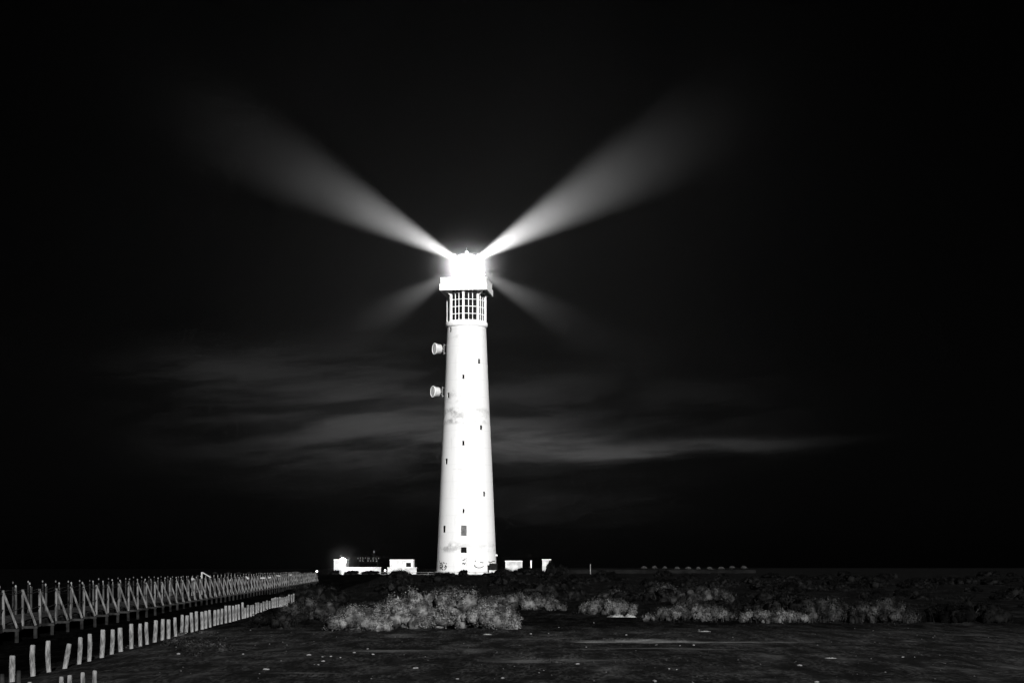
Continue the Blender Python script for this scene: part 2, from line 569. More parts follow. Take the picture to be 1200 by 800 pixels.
def leaf_cloud(seed, clumps, n, size, up=0.0, core=True, sprigs=0):
    """small leaf quads spread through the outer shell of many clumps -> (V, Q)"""
    r = np.random.RandomState(seed)
    C0 = C = np.array(clumps, float)                     # cx cy cz rx ry rz
    if sprigs:
        D = r.normal(size=(len(C), sprigs, 3))
        D[:, :, 2] += 0.25
        D /= np.linalg.norm(D, axis=2)[:, :, None]
        k = 0.72 + 0.36 * r.rand(len(C), sprigs, 1)
        pc = C[:, None, :3] + D * C[:, None, 3:] * k
        small = np.minimum(C[:, 3:].min(1), 0.32)[:, None, None]
        pr = small * (0.22 + 0.26 * r.rand(len(C), sprigs, 1)) * np.array([1.0, 1.0, 1.25])
        big = np.repeat(np.maximum(1, (C[:, 3] / 0.35) ** 1.0)[:, None], sprigs, 1)
        C = np.concatenate([pc, pr], 2).reshape(-1, 6)
        DN = D.reshape(-1, 3)
    area = (C[:, 3] * C[:, 4] * C[:, 5]) ** (2 / 3)
    ci = r.choice(len(C), n, p=area / area.sum())
    d = r.normal(size=(n, 3))
    d /= np.linalg.norm(d, axis=1)[:, None]
    rad = (1.15 - 0.75 * r.rand(n) ** 1.1 if sprigs else 1.06 - 0.22 * r.rand(n) ** 1.4) + 0.4 * (r.rand(n) < 0.03)
    P = C[ci, :3] + d * C[ci, 3:] * rad[:, None]
    keep = P[:, 2] > -0.02
    P, d, ci = P[keep], d[keep], ci[keep]
    n = len(P)
    nrm = (0.55 * d + 0.75 * DN[ci] if sprigs else d) + 0.30 * r.normal(size=(n, 3))
    nrm[:, 2] += 0.1
    nrm /= np.linalg.norm(nrm, axis=1)[:, None]
    t = r.normal(size=(n, 3))
    t[:, 2] += up
    t -= nrm * (t * nrm).sum(1)[:, None]
    t /= np.linalg.norm(t, axis=1)[:, None] + 1e-9
    b = np.cross(nrm, t)
    s = size * (0.6 + 0.9 * r.rand(n))[:, None]
    w = s * 0.36
    V = np.stack([P - t * s * 0.1, P + t * s * 0.45 + b * w, P + t * s, P + t * s * 0.45 - b * w], 1).reshape(-1, 3)
    Q = np.arange(4 * n).reshape(n, 4)
    if core:
        # dense twiggy heart of every clump, so that one clump shades the next
        na, ne = 10, 5
        ang = np.arange(na) * 2 * math.pi / na
        el = np.linspace(-1.3, 1.45, ne)
        U = np.stack([np.outer(np.cos(el), np.cos(ang)), np.outer(np.cos(el), np.sin(ang)), np.repeat(np.sin(el)[:, None], na, 1)], 2).reshape(-1, 3)
        q0 = np.array([[j * na + i, j * na + (i + 1) % na, (j + 1) * na + (i + 1) % na, (j + 1) * na + i] for j in range(ne - 1) for i in range(na)])
        CV, CQ, o = [V], [Q], len(V)
        for c in C0:
            CV.append(c[:3] + U * c[3:] * (0.52 + 0.40 * r.rand(len(U)))[:, None])
            CQ.append(q0 + o)
            o += len(U)
        V, Q = np.concatenate(CV), np.concatenate(CQ)
    return V, Q


def blades(seed, n, rx, ry, hh, wid, lean=0.3, bend=0.25):
    r = np.random.RandomState(seed)
    a, q = r.rand(n) * 2 * math.pi, np.sqrt(r.rand(n))
    bx, by = rx * q * np.cos(a), ry * q * np.sin(a)
    h = hh * (0.45 + 0.55 * r.rand(n)) * (1 - 0.45 * q ** 2)
    lx = lean * (bx / rx * 0.8 + 0.6 * r.normal(size=n)) * h
    ly = lean * (by / ry * 0.8 + 0.6 * r.normal(size=n)) * h
    th = r.rand(n) * math.pi
    wx, wy = np.cos(th) * wid, np.sin(th) * wid
    z0 = np.full(n, -0.05)
    base = np.stack([bx, by, z0], 1)
    mid = np.stack([bx + lx * 0.4, by + ly * 0.4, h * 0.55], 1)
    tip = np.stack([bx + lx * (1 + bend), by + ly * (1 + bend), h], 1)
    w = np.stack([wx, wy, 0 * wx], 1)
    V = np.stack([base - w, base + w, mid + w * 0.8, mid - w * 0.8, tip + w * 0.15, tip - w * 0.15], 1).reshape(-1, 3)
    i = np.arange(n) * 6
    Q = np.concatenate([np.stack([i, i + 1, i + 2, i + 3], 1), np.stack([i + 3, i + 2, i + 4, i + 5], 1)])
    return V, Q


def join(parts):
    V, Q, o = [], [], 0
    for v, q in parts:
        V.append(v)
        Q.append(q + o)
        o += len(v)
    return np.concatenate(V), np.concatenate(Q)


def dome_clumps(seed, rx, ry, h, n, cr):
    """clumps over a flattened dome, larger low down, with gaps"""
    r = np.random.RandomState(seed)
    out = []
    for _ in range(n):
        a = r.rand() * 2 * math.pi
        e = math.asin(r.rand() ** 0.8)
        k = 0.70 + 0.26 * r.rand()
        lump = 0.90 + 0.12 * math.sin(2 * a + seed) * math.cos(a * 3 + seed * 2) + 0.05 * r.normal()
        c = cr * (0.6 + 0.8 * r.rand())
        x, y, z = rx * k * lump * math.cos(a) * math.cos(e), ry * k * lump * math.sin(a) * math.cos(e), h * k * lump * math.sin(e)
        out.append((x, y, max(z, c * 0.2), c, c, c * (0.75 + 0.3 * r.rand())))
    out.append((0, 0, h * 0.25, rx * 0.7, ry * 0.7, h * 0.5))
    return out


def shrub_meshes(seed, rx, ry, h, material, leaves, size, cr, nclump, spikes=0, spike_mat=None, up=0.3):
    V, Q = leaf_cloud(seed, dome_clumps(seed, rx, ry, h, nclump, cr), leaves, size, up, True, 16)
    fol = np_mesh('foliage', V, Q, M[material])
    # woody stems fanning out of the base
    tw = MB()
    rr = random.Random(seed)
    for k in range(14):
        a = rr.random() * 6.28
        q = 0.35 + 0.45 * rr.random()
        tw.tube((0.1 * rx * math.cos(a), 0.1 * ry * math.sin(a), -0.08), (q * rx * math.cos(a), q * ry * math.sin(a), h * (0.35 + 0.5 * rr.random())), 0.018, 0.006, 5)
    st = tw.mesh('stem', M['wood_dark'])
    bl = None
    if spikes:
        v, q = blades(seed + 7, spikes, rx * 0.95, ry * 0.95, h * 1.25, 0.008, 0.28)
        bl = np_mesh('grass_blades', v, q, M[spike_mat or 'straw'])
    return fol, st, bl


def put_shrub(meshes, loc, label, cat='bush', group=None, rz=0.0, sc=1.0, name='bush'):
    t = thing(name, label, cat, loc, rz, group)
    t.scale = (sc, sc, sc) if isinstance(sc, (int, float)) else sc
    for nme, me in zip(('foliage', 'stem', 'grass_blades'), meshes):
        if me:
            link(nme, me, t)
    return t


# x0, x1, ytop, ybase (photo pixels), material, leaves, clump radius, clumps, spikes, depth factor, label
SHRUBS = [  # materials darken to the right: light falloff painted in the leaves
    (430, 592, 696, 738, 'silver', 34000, 0.31, 75, 0, 0.8, 'largest domed saltbush of pale lumpy leaves at the centre of the lot edge'),
    (386, 456, 713, 741, 'silver', 14000, 0.2, 40, 0, 0.7, 'small pale bush huddled against the left foot of the largest saltbush'),
    (530, 617, 707, 740, 'silver', 18000, 0.2, 55, 0, 0.8, 'pale bush tapering down from the right side of the largest saltbush'),
    (452, 520, 694, 728, 'dimmed', 8000, 0.2, 40, 0, 0.8, 'greyish bush peeping over the top left of the largest saltbush'),
    (558, 668, 698, 719, 'mid', 16000, 0.15, 110, 0, 0.6, 'long low pale bush just beyond the right end of the largest saltbush'),
    (669, 750, 702, 721, 'mid', 12000, 0.14, 90, 0, 0.6, 'low pale bush directly behind the flattened white litter'),
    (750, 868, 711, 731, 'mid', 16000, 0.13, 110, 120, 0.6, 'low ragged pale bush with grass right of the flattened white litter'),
    (778, 868, 688, 711, 'dimmed', 7000, 0.22, 50, 100, 0.6, 'greyish rounded bush standing behind the low ragged pale bush'),
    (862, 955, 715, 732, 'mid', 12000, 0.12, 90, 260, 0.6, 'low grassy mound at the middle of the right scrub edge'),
    (930, 1010, 700, 731, 'dimmed', 9000, 0.2, 50, 400, 0.6, 'dark bush bristling with upright dry stalks right of the grassy mound'),
    (985, 1085, 704, 732, 'dimmed', 9000, 0.2, 50, 250, 0.6, 'broad dark low bush ending the lit scrub on the right'),
    (1075, 1190, 706, 732, 'black', 5000, 0.2, 50, 100, 0.6, 'almost black bush at the far right edge of the lot'),
    (318, 414, 701, 729, 'dimmed', 9000, 0.2, 55, 60, 0.6, 'dim grey bush between the row of posts and the pale bushes'),
    (290, 352, 716, 737, 'dull', 5000, 0.16, 40, 60, 0.6, 'small dark bush at the far end of the tall posts'),
    (330, 420, 689, 706, 'dull', 6000, 0.3, 50, 60, 0.6, 'dark bush behind the dim grey bush beside the short posts'),
    (600, 690, 688, 705, 'dull', 6000, 0.3, 50, 100, 0.6, 'dark bush behind the long low pale bush'),
]


def place_shrubs_setup():
    out = []
    for row in SHRUBS:
        x0, x1, yt, yb, m_, lv, cr, nc, sp, df, lab = row
        d0 = EYE * F / (yb - HZ)
        rx = (x1 - x0) / 2 * d0 / F
        ry = rx * df
        d = d0 + ry * 0.9
        s = d / F
        x = ((x0 + x1) / 2 - 600) * s
        rx = (x1 - x0) / 2 * s
        out.append((row, x, d, rx, ry))
        MOUNDS.append((x, d, rx * 0.95, ry * 0.95, 0.10))
    return out


SH = place_shrubs_setup()
build_ground()

# ------------------------------------------------------------------ the lighthouse
TD = 310.0                     # distance of the tower axis
TS = TD / F                    # metres per pixel there
TX = (546.8 - 600) * TS
TZ = 0.20


def zy(y, s=TS):
    return EYE + (HZ - y) * s - TZ


def r_at(y):
    tab = ((384, 22.8), (460, 25.8), (530, 29.2), (600, 32.2), (668.5, 35.1))
    for (a, ra), (b, rb) in zip(tab, tab[1:]):
        if y <= b:
            return (ra + (rb - ra) * (y - a) / (b - a)) * TS
    return 35.1 * TS


def build_lighthouse():
    L = thing('lighthouse', 'tall white tapering lighthouse with glazed top storey and burning beacon', 'lighthouse', (TX, TD, TZ))
    part('plinth', MB().lathe([(5.95, -0.6), (5.95, zy(671)), (5.85, zy(670.6)), (5.85, zy(669.2)), (5.3, zy(669.2))], 96), M['offwhite'], L, True)
    ys = list(np.linspace(668.4, 384, 60))
    prof = [(r_at(y), zy(y)) for y in ys]
    shaft = part('shaft', MB().lathe([(prof[0][0], zy(669.0))] + prof, 128), M['tower'], L, True)

    # window openings: cut niches, each window set at the back of its niche
    wins = [(528.4, 388, 1.5, 6), (561.9, 425.5, 1.8, 5.5), (543.8, 444, 1.8, 5), (526, 464.5, 1.8, 6), (564.2, 502.5, 1.8, 5.5),
            (543.9, 521, 1.8, 5.5), (523.9, 541.5, 1.9, 6.5), (567.8, 579.5, 1.5, 5.5), (544.1, 599.5, 1.6, 5), (521.4, 620, 2.2, 8),
            (544.5, 622, 5.0, 12), (544.4, 644.5, 5.0, 6.4)]
    cut = MB()
    for i, (x, y, w, h) in enumerate(wins):
        r = r_at(y)
        th = math.asin(max(-0.97, min(0.97, (x - 546.8) * TS / r)))
        wr = w * 1.3 * TS / max(0.45, math.cos(th))
        hm = h * TS
        z = zy(y)
        n = Vector((math.sin(th), -math.cos(th), 0))
        u = Vector((math.cos(th), math.sin(th), 0))
        cut.box(n * r + Vector((0, 0, z)), (wr, 0.34, hm), th)
        fr = MB()
        back = r - 0.10
        for s in (-1, 1):
            fr.box(n * back + u * (s * (wr / 2 - 0.025)) + Vector((0, 0, z)), (0.035, 0.06, hm - 0.004), th)
        for s in (-1, 1):
            fr.box(n * back + Vector((0, 0, z + s * (hm / 2 - 0.025))), (wr - 0.08, 0.058, 0.035), th)
        if i == 10:
            f = part('louver_window', fr, M['louver'], L, label='tall grey louvred window above the door')
            lv = MB()
            k = 14
            for q in range(k):
                m_ = Matrix.Rotation(th, 3, 'Z') @ Matrix.Rotation(R(35), 3, 'X')
                lv.box(n * (back + 0.06) + Vector((0, 0, z - hm / 2 + (q + 0.5) * hm / k)), (wr - 0.1, 0.012, hm / k * 1.05), m=m_)
            part('louver_blades', lv, M['louver'], f)
            part('pane', MB().box(n * (back - 0.045) + Vector((0, 0, z)), (wr - 0.02, 0.02, hm - 0.02), th), M['dark_glass'], f)
        else:
            f = part('window', fr, M['dark'], L)
            part('pane', MB().box(n * (back - 0.03) + Vector((0, 0, z)), (wr - 0.06, 0.02, hm - 0.06), th), M['dark_glass'], f)
    # door niche
    dz0, dz1 = zy(669.0), zy(654.4)
    xd = 544.6
    r = r_at(662)
    th = math.asin((xd - 546.8) * TS / r)
    n = Vector((math.sin(th), -math.cos(th), 0))
    u = Vector((math.cos(th), math.sin(th), 0))
    zc = (dz0 + dz1) / 2
    cut.box(n * (r + 0.2) + Vector((0, 0, zc + 0.2)), (1.12, 0.7, dz1 - dz0), th)
    cutter = link('opening_cutter', cut.mesh('opening_cutter', None))
    md = shaft.modifiers.new('openings', 'BOOLEAN')
    md.object = cutter
    md.operation = 'DIFFERENCE'
    md.solver = 'EXACT'
    cutter.parent = L
    bpy.context.view_layer.update()
    dg = bpy.context.evaluated_depsgraph_get()
    me = bpy.data.meshes.new_from_object(shaft.evaluated_get(dg))
    shaft.modifiers.clear()
    shaft.data = me
    bpy.data.objects.remove(cutter)

    d = part('door', MB().box(n * (r - 0.1) + Vector((0, 0, zc + 0.17)), (1.04, 0.06, dz1 - dz0 - 0.08), th), M['door'], L, label='pale entrance door with scribbled paint')
    fr = MB()
    for s in (-1, 1):
        fr.box(n * (r - 0.06) + u * (s * 0.53) + Vector((0, 0, zc + 0.2)), (0.05, 0.05, dz1 - dz0 - 0.06), th)
    fr.box(n * (r - 0.06) + Vector((0, 0, dz1 + 0.16)), (1.0, 0.05, 0.05), th)
    part('frame', fr, M['galv'], d)
    part('handle', MB().tube(n * (r - 0.07) + u * 0.4 + Vector((0, 0, dz0 + 1.1)), n * (r + 0.0) + u * 0.4 + Vector((0, 0, dz0 + 1.1)), 0.03), M['dark'], d)

    # graffiti: painted strokes 4 mm proud of the wall
    def strokes(name, lines, wid, parent, rr=None, label=None):
        mb = MB()
        for ln in lines:
            pts = []
            for i in range(len(ln) - 1):
                for k in range(5):
                    q = k / 5
                    pts.append((ln[i][0] * (1 - q) + ln[i + 1][0] * q, ln[i][1] * (1 - q) + ln[i + 1][1] * q))
            pts.append(ln[-1])
            P = []
            for x, y in pts:
                r0 = rr or r_at(y) + 0.012
                a = math.asin(max(-0.99, min(0.99, (x - 546.8) * TS / r0)))
                P.append((a, zy(y), r0))
            for (a0, z0, r0), (a1, z1, r1) in zip(P, P[1:]):
                dx, dz = (a1 - a0) * r0, z1 - z0
                l = math.hypot(dx, dz) or 1
                ox, oz = -dz / l * wid / 2, dx / l * wid / 2
                q = []
                for a, z, rq, s in ((a0, z0, r0, 1), (a1, z1, r1, 1), (a1, z1, r1, -1), (a0, z0, r0, -1)):
                    aa = a + s * ox / rq
                    q.append((rq * math.sin(aa), -rq * math.cos(aa), z + s * oz))
                mb.add(q, [(0, 3, 2, 1)])
        return part(name, mb, M['spray'], parent, label=label)

    strokes('graffiti', [[(515.6, 656.5), (516.2, 660), (519, 659.2)], [(516, 661.5), (516.5, 667.5)], [(516, 662), (519.5, 661), (520, 663.8), (516.6, 664.4), (520.5, 667.6)],
                         [(517.5, 666.5), (519, 662.5)], [(521.5, 665), (523.6, 662.6), (524, 664.8), (521.6, 667.6)], [(520, 658.7), (522, 659.6)], [(523.5, 659.5), (524.5, 660.5)],
                         [(522.3, 661.8), (524.6, 663.6)]], 0.19, L, label='jagged graffiti tag low on the left of the base')
    strokes('graffiti', [[(557.0, 657.6), (558.6, 656.6)], [(557.6, 661.0), (556.8, 662.5), (558.0, 664.0), (560.5, 664.9), (564, 664.8), (567.4, 663.1)], [(556.6, 662), (557.6, 663.8)],
                         [(563, 658.6), (567, 659.0)]], 0.14, L, label='curved graffiti stroke right of the door')
    strokes('graffiti', [[(572.6, 657.8), (575.5, 658.6), (577.5, 657.4), (580.5, 657.2)], [(574, 659.6), (576, 660.8), (577.4, 659.8), (579.5, 660.9)]], 0.16, L,
            label='thin graffiti scrawl above the dark cabinet')
    strokes('paint_scribble', [[(542.0, 659.3), (543.6, 659.6), (542.4, 661), (544.6, 659.2), (545.2, 661.2), (546.8, 658.4)], [(541.6, 657.2), (546.8, 654.8)]], 0.16, d, rr=r_at(662) - 0.062)

    # small marks and a lug on the right flank
    part('wall_lug', MB().box((r_at(650) + 0.1, -0.4, zy(650.3)), (0.35, 0.3, 0.3)), M['white'], L)
    for y in (395, 471, 498, 549, 575):
        r = r_at(y)
        a = (543.6 - 546.8) * TS / r
        part('vent_pipe', MB().tube((r * math.sin(a) * 0.98, -r * math.cos(a) * 0.98, zy(y)), (r * math.sin(a) * 1.004, -r * math.cos(a) * 1.004, zy(y)), 0.07, 0.06), M['galv'], L)

    # collar and the glazed storey
    part('collar', MB().lathe([(3.5, zy(384.5)), (3.72, zy(383.6)), (3.80, zy(382.4)), (3.80, zy(379.0)), (3.72, zy(378.2)), (3.0, zy(377.6))], 96), M['white'], L, True)
    zb, zt = zy(378.0), 52.0 - TZ
    RC = 3.46
    ths = [R(-53 + 45 * k) for k in range(8)]
    core = MB().lathe([(1.0, zb), (1.0, zt)], 24)
    part('stair_core', core, M['dark'], L, True)

    def pt(a, rr, z):
        return Vector((rr * math.sin(a), -rr * math.cos(a), z))
    for a in ths:
        mb = MB()
        mb.box(pt(a, RC, (zb + zt) / 2), (0.37, 0.32, zt - zb), a)
        part('corner_pillar', mb, M['white'], L)
    rows = [340.2, 345.4, 353.4, 361.6, 370.0, 377.4]
    for k in range(8):
        a0, a1 = ths[k], ths[(k + 1) % 8] + (R(360) if k == 7 else 0)
        am = (a0 + a1) / 2
        p0, p1 = pt(a0, RC, 0), pt(a1, RC, 0)
        u = (p1 - p0).normalized()
        ln = (p1 - p0).length - 0.40
        c = (p0 + p1) / 2
        g = MB()
        for y in rows:
            z = zy(y)
            g.box(c + Vector((0, 0, z)), (ln, 0.10, 0.10), am)
        for q in (-1 / 6, 1 / 6):
            g.box(c + u * (q * ln) + Vector((0, 0, (zb + zt) / 2)), (0.11, 0.106, zt - zb), am)
        f = part('glazed_panel', g, M['white'], L)
        n = Vector((math.sin(am), -math.cos(am), 0))
        part('pane', MB().box(c - n * 0.09 + Vector((0, 0, (zb + zt) / 2)), (ln, 0.02, zt - zb), am), M['dark_glass'], f)

    # square gallery
    G = R(-6.7)
    a = 4.3
    gm = Matrix.Rotation(G, 3, 'Z')

    def gb(mb, c, s):
        return mb.box(gm @ Vector(c), s, G)
    zr0, zr1, zp = 51.25 - TZ, 52.4 - TZ, 53.45 - TZ
    part('gallery_slab', gb(MB(), (0, 0, 52.2 - TZ), (2 * a - 0.5, 2 * a - 0.5, 0.4)), M['white'], L)
    rim = MB()
    for s in (-1, 1):
        gb(rim, (0, s * (a - 0.125), (zr0 + zr1) / 2), (2 * a, 0.25, zr1 - zr0))
        gb(rim, (s * (a - 0.125), 0, (zr0 + zr1) / 2), (0.25, 2 * a - 0.5, zr1 - zr0))
    part('gallery_rim', rim, M['white'], L)
    par = MB()
    b_ = a - 0.28
    for s in (-1, 1):
        gb(par, (0, s * b_, (zr1 + zp) / 2 + 0.002), (2 * b_ + 0.2, 0.2, zp - zr1))
        gb(par, (s * b_, 0, (zr1 + zp) / 2 + 0.002), (0.2, 2 * b_ - 0.2, zp - zr1))
    part('parapet', par, M['white'], L)
    cop = MB()
    for s in (-1, 1):
        gb(cop, (0, s * b_, zp + 0.06), (2 * b_ + 0.3, 0.3, 0.10))
        gb(cop, (s * b_, 0, zp + 0.06), (0.3, 2 * b_ - 0.3, 0.10))
    part('parapet_coping', cop, M['white'], L)
    for sx, sy in ((-1, -1), (1, -1), (1, 1), (-1, 1)):
        # haunched corner brackets running out under the slab
        mb = MB()
        e0, e1 = gm @ Vector((sx * 2.35, sy * 2.35, 0)), gm @ Vector((sx * 3.98, sy * 3.98, 0))
        side = (e1 - e0).normalized().cross(Vector((0, 0, 1))) * 0.12
        z0, z1, z2 = 50.4 - TZ, 51.6 - TZ, 51.98 - TZ
        ps = [(e0, z0), (e1, z1), (e1, z2), (e0, z2)]
        vs = [p + s * side + Vector((0, 0, z)) for s in (-1, 1) for p, z in ps]
        mb.add(vs, [(0, 1, 2, 3), (7, 6, 5, 4), (0, 4, 5, 1), (1, 5, 6, 2), (2, 6, 7, 3), (3, 7, 4, 0)])
        part('bracket', mb, M['white'], L)
    mast = MB()
    c = gm @ Vector((a - 0.55, -a + 0.5, 0))
    mast.tube(c + Vector((0, 0, zr1)), c + Vector((0, 0, zp + 0.5)), 0.05)
    mast.lathe([(0.05, 0), (0.16, 0.05), (0.16, 0.3), (0.03, 0.4)], 12, c + Vector((0, 0, zp + 0.4)))
    part('gallery_lamp_post', mast, M['white'], L)

    # lantern room
    lz = 56.45 - TZ
    part('lantern_base', MB().lathe([(2.0, zr1), (2.0, 53.9 - TZ), (2.08, 54.0 - TZ), (2.08, 54.2 - TZ), (1.5, 54.2 - TZ)], 64), M['white'], L, True)
    bars = MB()
    for k in range(12):
        q = 2 * math.pi * (k + 0.25) / 12
        bars.tube((1.85 * math.sin(q), -1.85 * math.cos(q), 54.2 - TZ), (1.85 * math.sin(q), -1.85 * math.cos(q), 57.75 - TZ), 0.035, n=6)
    part('glazing_bars', bars, M['white'], L)
    pn = MB()
    nseg = 72
    vs = [(1.85 * math.cos(2 * math.pi * k / nseg), 1.85 * math.sin(2 * math.pi * k / nseg), z) for z in (54.2 - TZ, 57.75 - TZ) for k in range(nseg)]
    pn.add(vs, [(k, (k + 1) % nseg, nseg + (k + 1) % nseg, nseg + k) for k in range(nseg)])
    part('lantern_pane', pn, M['glass'], L)
    dome = part('dome', MB().lathe([(2.05, 57.7 - TZ), (2.05, 57.82 - TZ), (1.7, 58.1 - TZ), (1.0, 58.4 - TZ), (0.35, 58.55 - TZ)], 64), M['white'], L, True)
    fin = MB().lathe([(0.12, 58.5 - TZ), (0.3, 58.62 - TZ), (0.38, 58.8 - TZ), (0.25, 58.98 - TZ), (0.05, 59.05 - TZ)], 16)
    fin.tube((0, 0, 59.0 - TZ), (0, 0, 59.55 - TZ), 0.03)
    part('finial', fin, M['white'], dome, True)
    lens = part('beacon_lens', MB().lathe([(0.2, lz - 0.45), (0.34, lz - 0.3), (0.38, lz), (0.34, lz + 0.3), (0.2, lz + 0.45)], 24), M['lens'], L, True)
    part('lens_pedestal', MB().lathe([(0.5, zr1), (0.3, lz - 0.55)], 24), M['white'], lens, True)

    l = bpy.data.lights.new('beacon_lamp', 'POINT')
    l.energy = 60000.0
    l.shadow_soft_size = 0.5
    o = bpy.data.objects.new('beacon_lamp', l)
    COL.objects.link(o)
    o.parent = L
    o.location = (0, 0, lz)

    # the four beams of the turning optic: two horizontal lines crossing at the lens
    for vx, sg, pw in ((-585.0, -1, 1.05), (650.0, -1, 1.35), (-585.0, 1, 0.95), (650.0, 1, 0.95)):
        dirv = Vector(((vx) * (-sg), F * sg, 0)).normalized()
        l = bpy.data.lights.new('beacon_beam', 'SPOT')
        l.energy = 1.4e7 * pw
        l.spot_size = R(8.7)
        l.spot_blend = 1.0
        l.shadow_soft_size = 0.25
        l.color = (1, 1, 1)
        o = bpy.data.objects.new('beacon_beam', l)
        COL.objects.link(o)
        o.parent = L
        o.location = dirv * 0.8 + Vector((0, 0, lz))
        o.rotation_euler = (-dirv).to_track_quat('Z', 'Y').to_euler()
    return L


LH = build_lighthouse()


# thin mist spheres, scattering air graded so the beams fade and the lamps glow
def build_graded_mist(label, loc, radius, falloff, density, step):
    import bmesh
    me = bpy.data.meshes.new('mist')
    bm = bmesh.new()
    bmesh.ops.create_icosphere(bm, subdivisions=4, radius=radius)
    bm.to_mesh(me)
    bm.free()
    m = bpy.data.materials.new('graded_mist')
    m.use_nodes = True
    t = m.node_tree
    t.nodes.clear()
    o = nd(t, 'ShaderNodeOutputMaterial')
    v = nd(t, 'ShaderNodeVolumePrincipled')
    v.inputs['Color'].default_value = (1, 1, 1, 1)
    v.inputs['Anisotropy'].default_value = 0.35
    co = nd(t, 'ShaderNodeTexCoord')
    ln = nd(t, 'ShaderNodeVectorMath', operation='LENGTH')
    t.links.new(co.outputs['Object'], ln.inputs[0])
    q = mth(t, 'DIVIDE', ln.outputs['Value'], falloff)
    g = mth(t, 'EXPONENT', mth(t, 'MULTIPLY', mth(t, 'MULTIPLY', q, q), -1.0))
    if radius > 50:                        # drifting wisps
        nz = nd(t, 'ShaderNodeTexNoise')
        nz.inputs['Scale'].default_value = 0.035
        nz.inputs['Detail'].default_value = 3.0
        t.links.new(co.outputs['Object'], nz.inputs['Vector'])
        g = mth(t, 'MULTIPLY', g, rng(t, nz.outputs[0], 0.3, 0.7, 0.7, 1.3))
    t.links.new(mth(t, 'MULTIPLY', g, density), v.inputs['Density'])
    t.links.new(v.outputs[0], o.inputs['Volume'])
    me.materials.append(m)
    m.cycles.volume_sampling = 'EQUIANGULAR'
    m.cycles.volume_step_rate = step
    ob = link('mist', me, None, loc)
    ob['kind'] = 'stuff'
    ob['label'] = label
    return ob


build_graded_mist('thin mist round the lighthouse head graded so the beams fade', (TX, TD, 56.4), 165.0, 51.0, 2.3e-4, 0.4)
build_graded_mist('small dense mist sphere added for the glow round the burning beacon', (TX, TD, 56.4), 14.0, 3.8, 4.0e-2, 0.3)  # added to make the beacon's glow
build_graded_mist('small dense mist sphere added for the glow round the globe lamp', (at(401.6, 657.0, 314).x, 314.0, at(401.6, 657.0, 314).z), 6.0, 1.7, 1.8e-2, 0.5)  # added to make the globe lamp's halo


# ------------------------------------------------------------------ drum antennas on the tower's left flank
def build_antenna(px, py, label):
    d = TD - 0.6
    c = at(px, py, d)
    ax = Vector((-math.sin(R(63)), -math.cos(R(63)), 0.0))          # faces left and a little towards the camera
    q = ax.to_track_quat('Z', 'Y').to_matrix()
    t = thing('drum_antenna', label, 'antenna', c)
    part('shroud', MB().lathe([(0.80, -1.15), (0.86, -1.1), (0.86, -0.42), (0.97, -0.36), (0.97, 0.0)], 40, m=q), M['drumside'], t, True)
    part('radome', MB().lathe([(0.86, 0.0), (0.84, 0.03), (0.5, 0.07), (0.1, 0.085)], 40, m=q), M['radome'], t, True)
    ring = MB()
    n, k2 = 48, 8
    vs, fs = [], []
    for i in range(n):
        a = 2 * math.pi * i / n
        for j in range(k2):
            b = 2 * math.pi * j / k2
            rr = 0.96 + 0.09 * math.cos(b)
            vs.append(q @ Vector((rr * math.cos(a), rr * math.sin(a), 0.03 + 0.07 * math.sin(b))))
    for i in range(n):
        for j in range(k2):
            fs.append((i * k2 + j, ((i + 1) % n) * k2 + j, ((i + 1) % n) * k2 + (j + 1) % k2, i * k2 + (j + 1) % k2))
    ring.add(vs, fs)
    part('rim', ring, M['white'], t, True)
    br = MB()
    wx = TX - r_at(py) - c.x            # the wall, in the antenna's own frame
    mx = wx - 0.42
    br.tube((mx, 0.6, -0.95), (mx, 0.6, 0.95), 0.07)
    for z in (-0.75, 0.75):
        br.tube((mx, 0.6, z), (wx + 0.25, 0.6, z), 0.06)
    br.tube(q @ Vector((0, 0, -1.1)), (mx, 0.6, 0.0), 0.16, 0.1)
    br.tube(q @ Vector((0.5, 0, -1.1)), (mx, 0.6, 0.55), 0.04)
    br.tube(q @ Vector((-0.5, 0, -1.1)), (mx, 0.6, -0.55), 0.04)
    part('bracket', br, M['galv'], t)


build_antenna(509.4, 408.5, 'upper of the two drum antennas bracketed to the tower')
build_antenna(507.4, 458.6, 'lower of the two drum antennas bracketed to the tower')


# ------------------------------------------------------------------ buildings and fittings around the tower foot
def flat_building(name, label, x0, x1, y0, y1, d, depth, window=None, roof_lip=0.12, openings=()):
    p0, p1 = at(x0, y1, d), at(x1, y0, d)
    w, zt = p1.x - p0.x, p1.z
    zb = min(gz((p0.x + p1.x) / 2, d), p0.z) - 0.3
    t = thing(name, label, 'building', ((p0.x + p1.x) / 2, d + depth / 2, 0))
    part('wall', MB().box((0, 0, (zb + zt) / 2), (w, depth, zt - zb)), M['blockwall' if name != 'kiosk_building' else 'offwhite'], t)
    part('roof', MB().box((0, 0, zt + 0.063), (w + roof_lip, depth + roof_lip, 0.12)), M['white'], t)
    for k, (a, b, e, f_, nm) in enumerate(openings):
        q0, q1 = at(a, f_, d), at(b, e, d)
        cx, cz = (q0.x + q1.x) / 2 - (p0.x + p1.x) / 2, (q0.z + q1.z) / 2
        ww, hh = q1.x - q0.x, q1.z - q0.z
        fr = MB()
        for s in (-1, 1):
            fr.box((cx + s * ww / 2, -depth / 2 - 0.04, cz), (0.1, 0.08, hh + 0.1))
            fr.box((cx, -depth / 2 - 0.042, cz + s * hh / 2), (ww - 0.1, 0.08, 0.1))
        o = part(nm, fr, M['white'], t)
        part('pane', MB().box((cx, -depth / 2 - 0.012, cz), (ww - 0.1, 0.02, hh - 0.1)), M['dark_glass'], o)
    return t


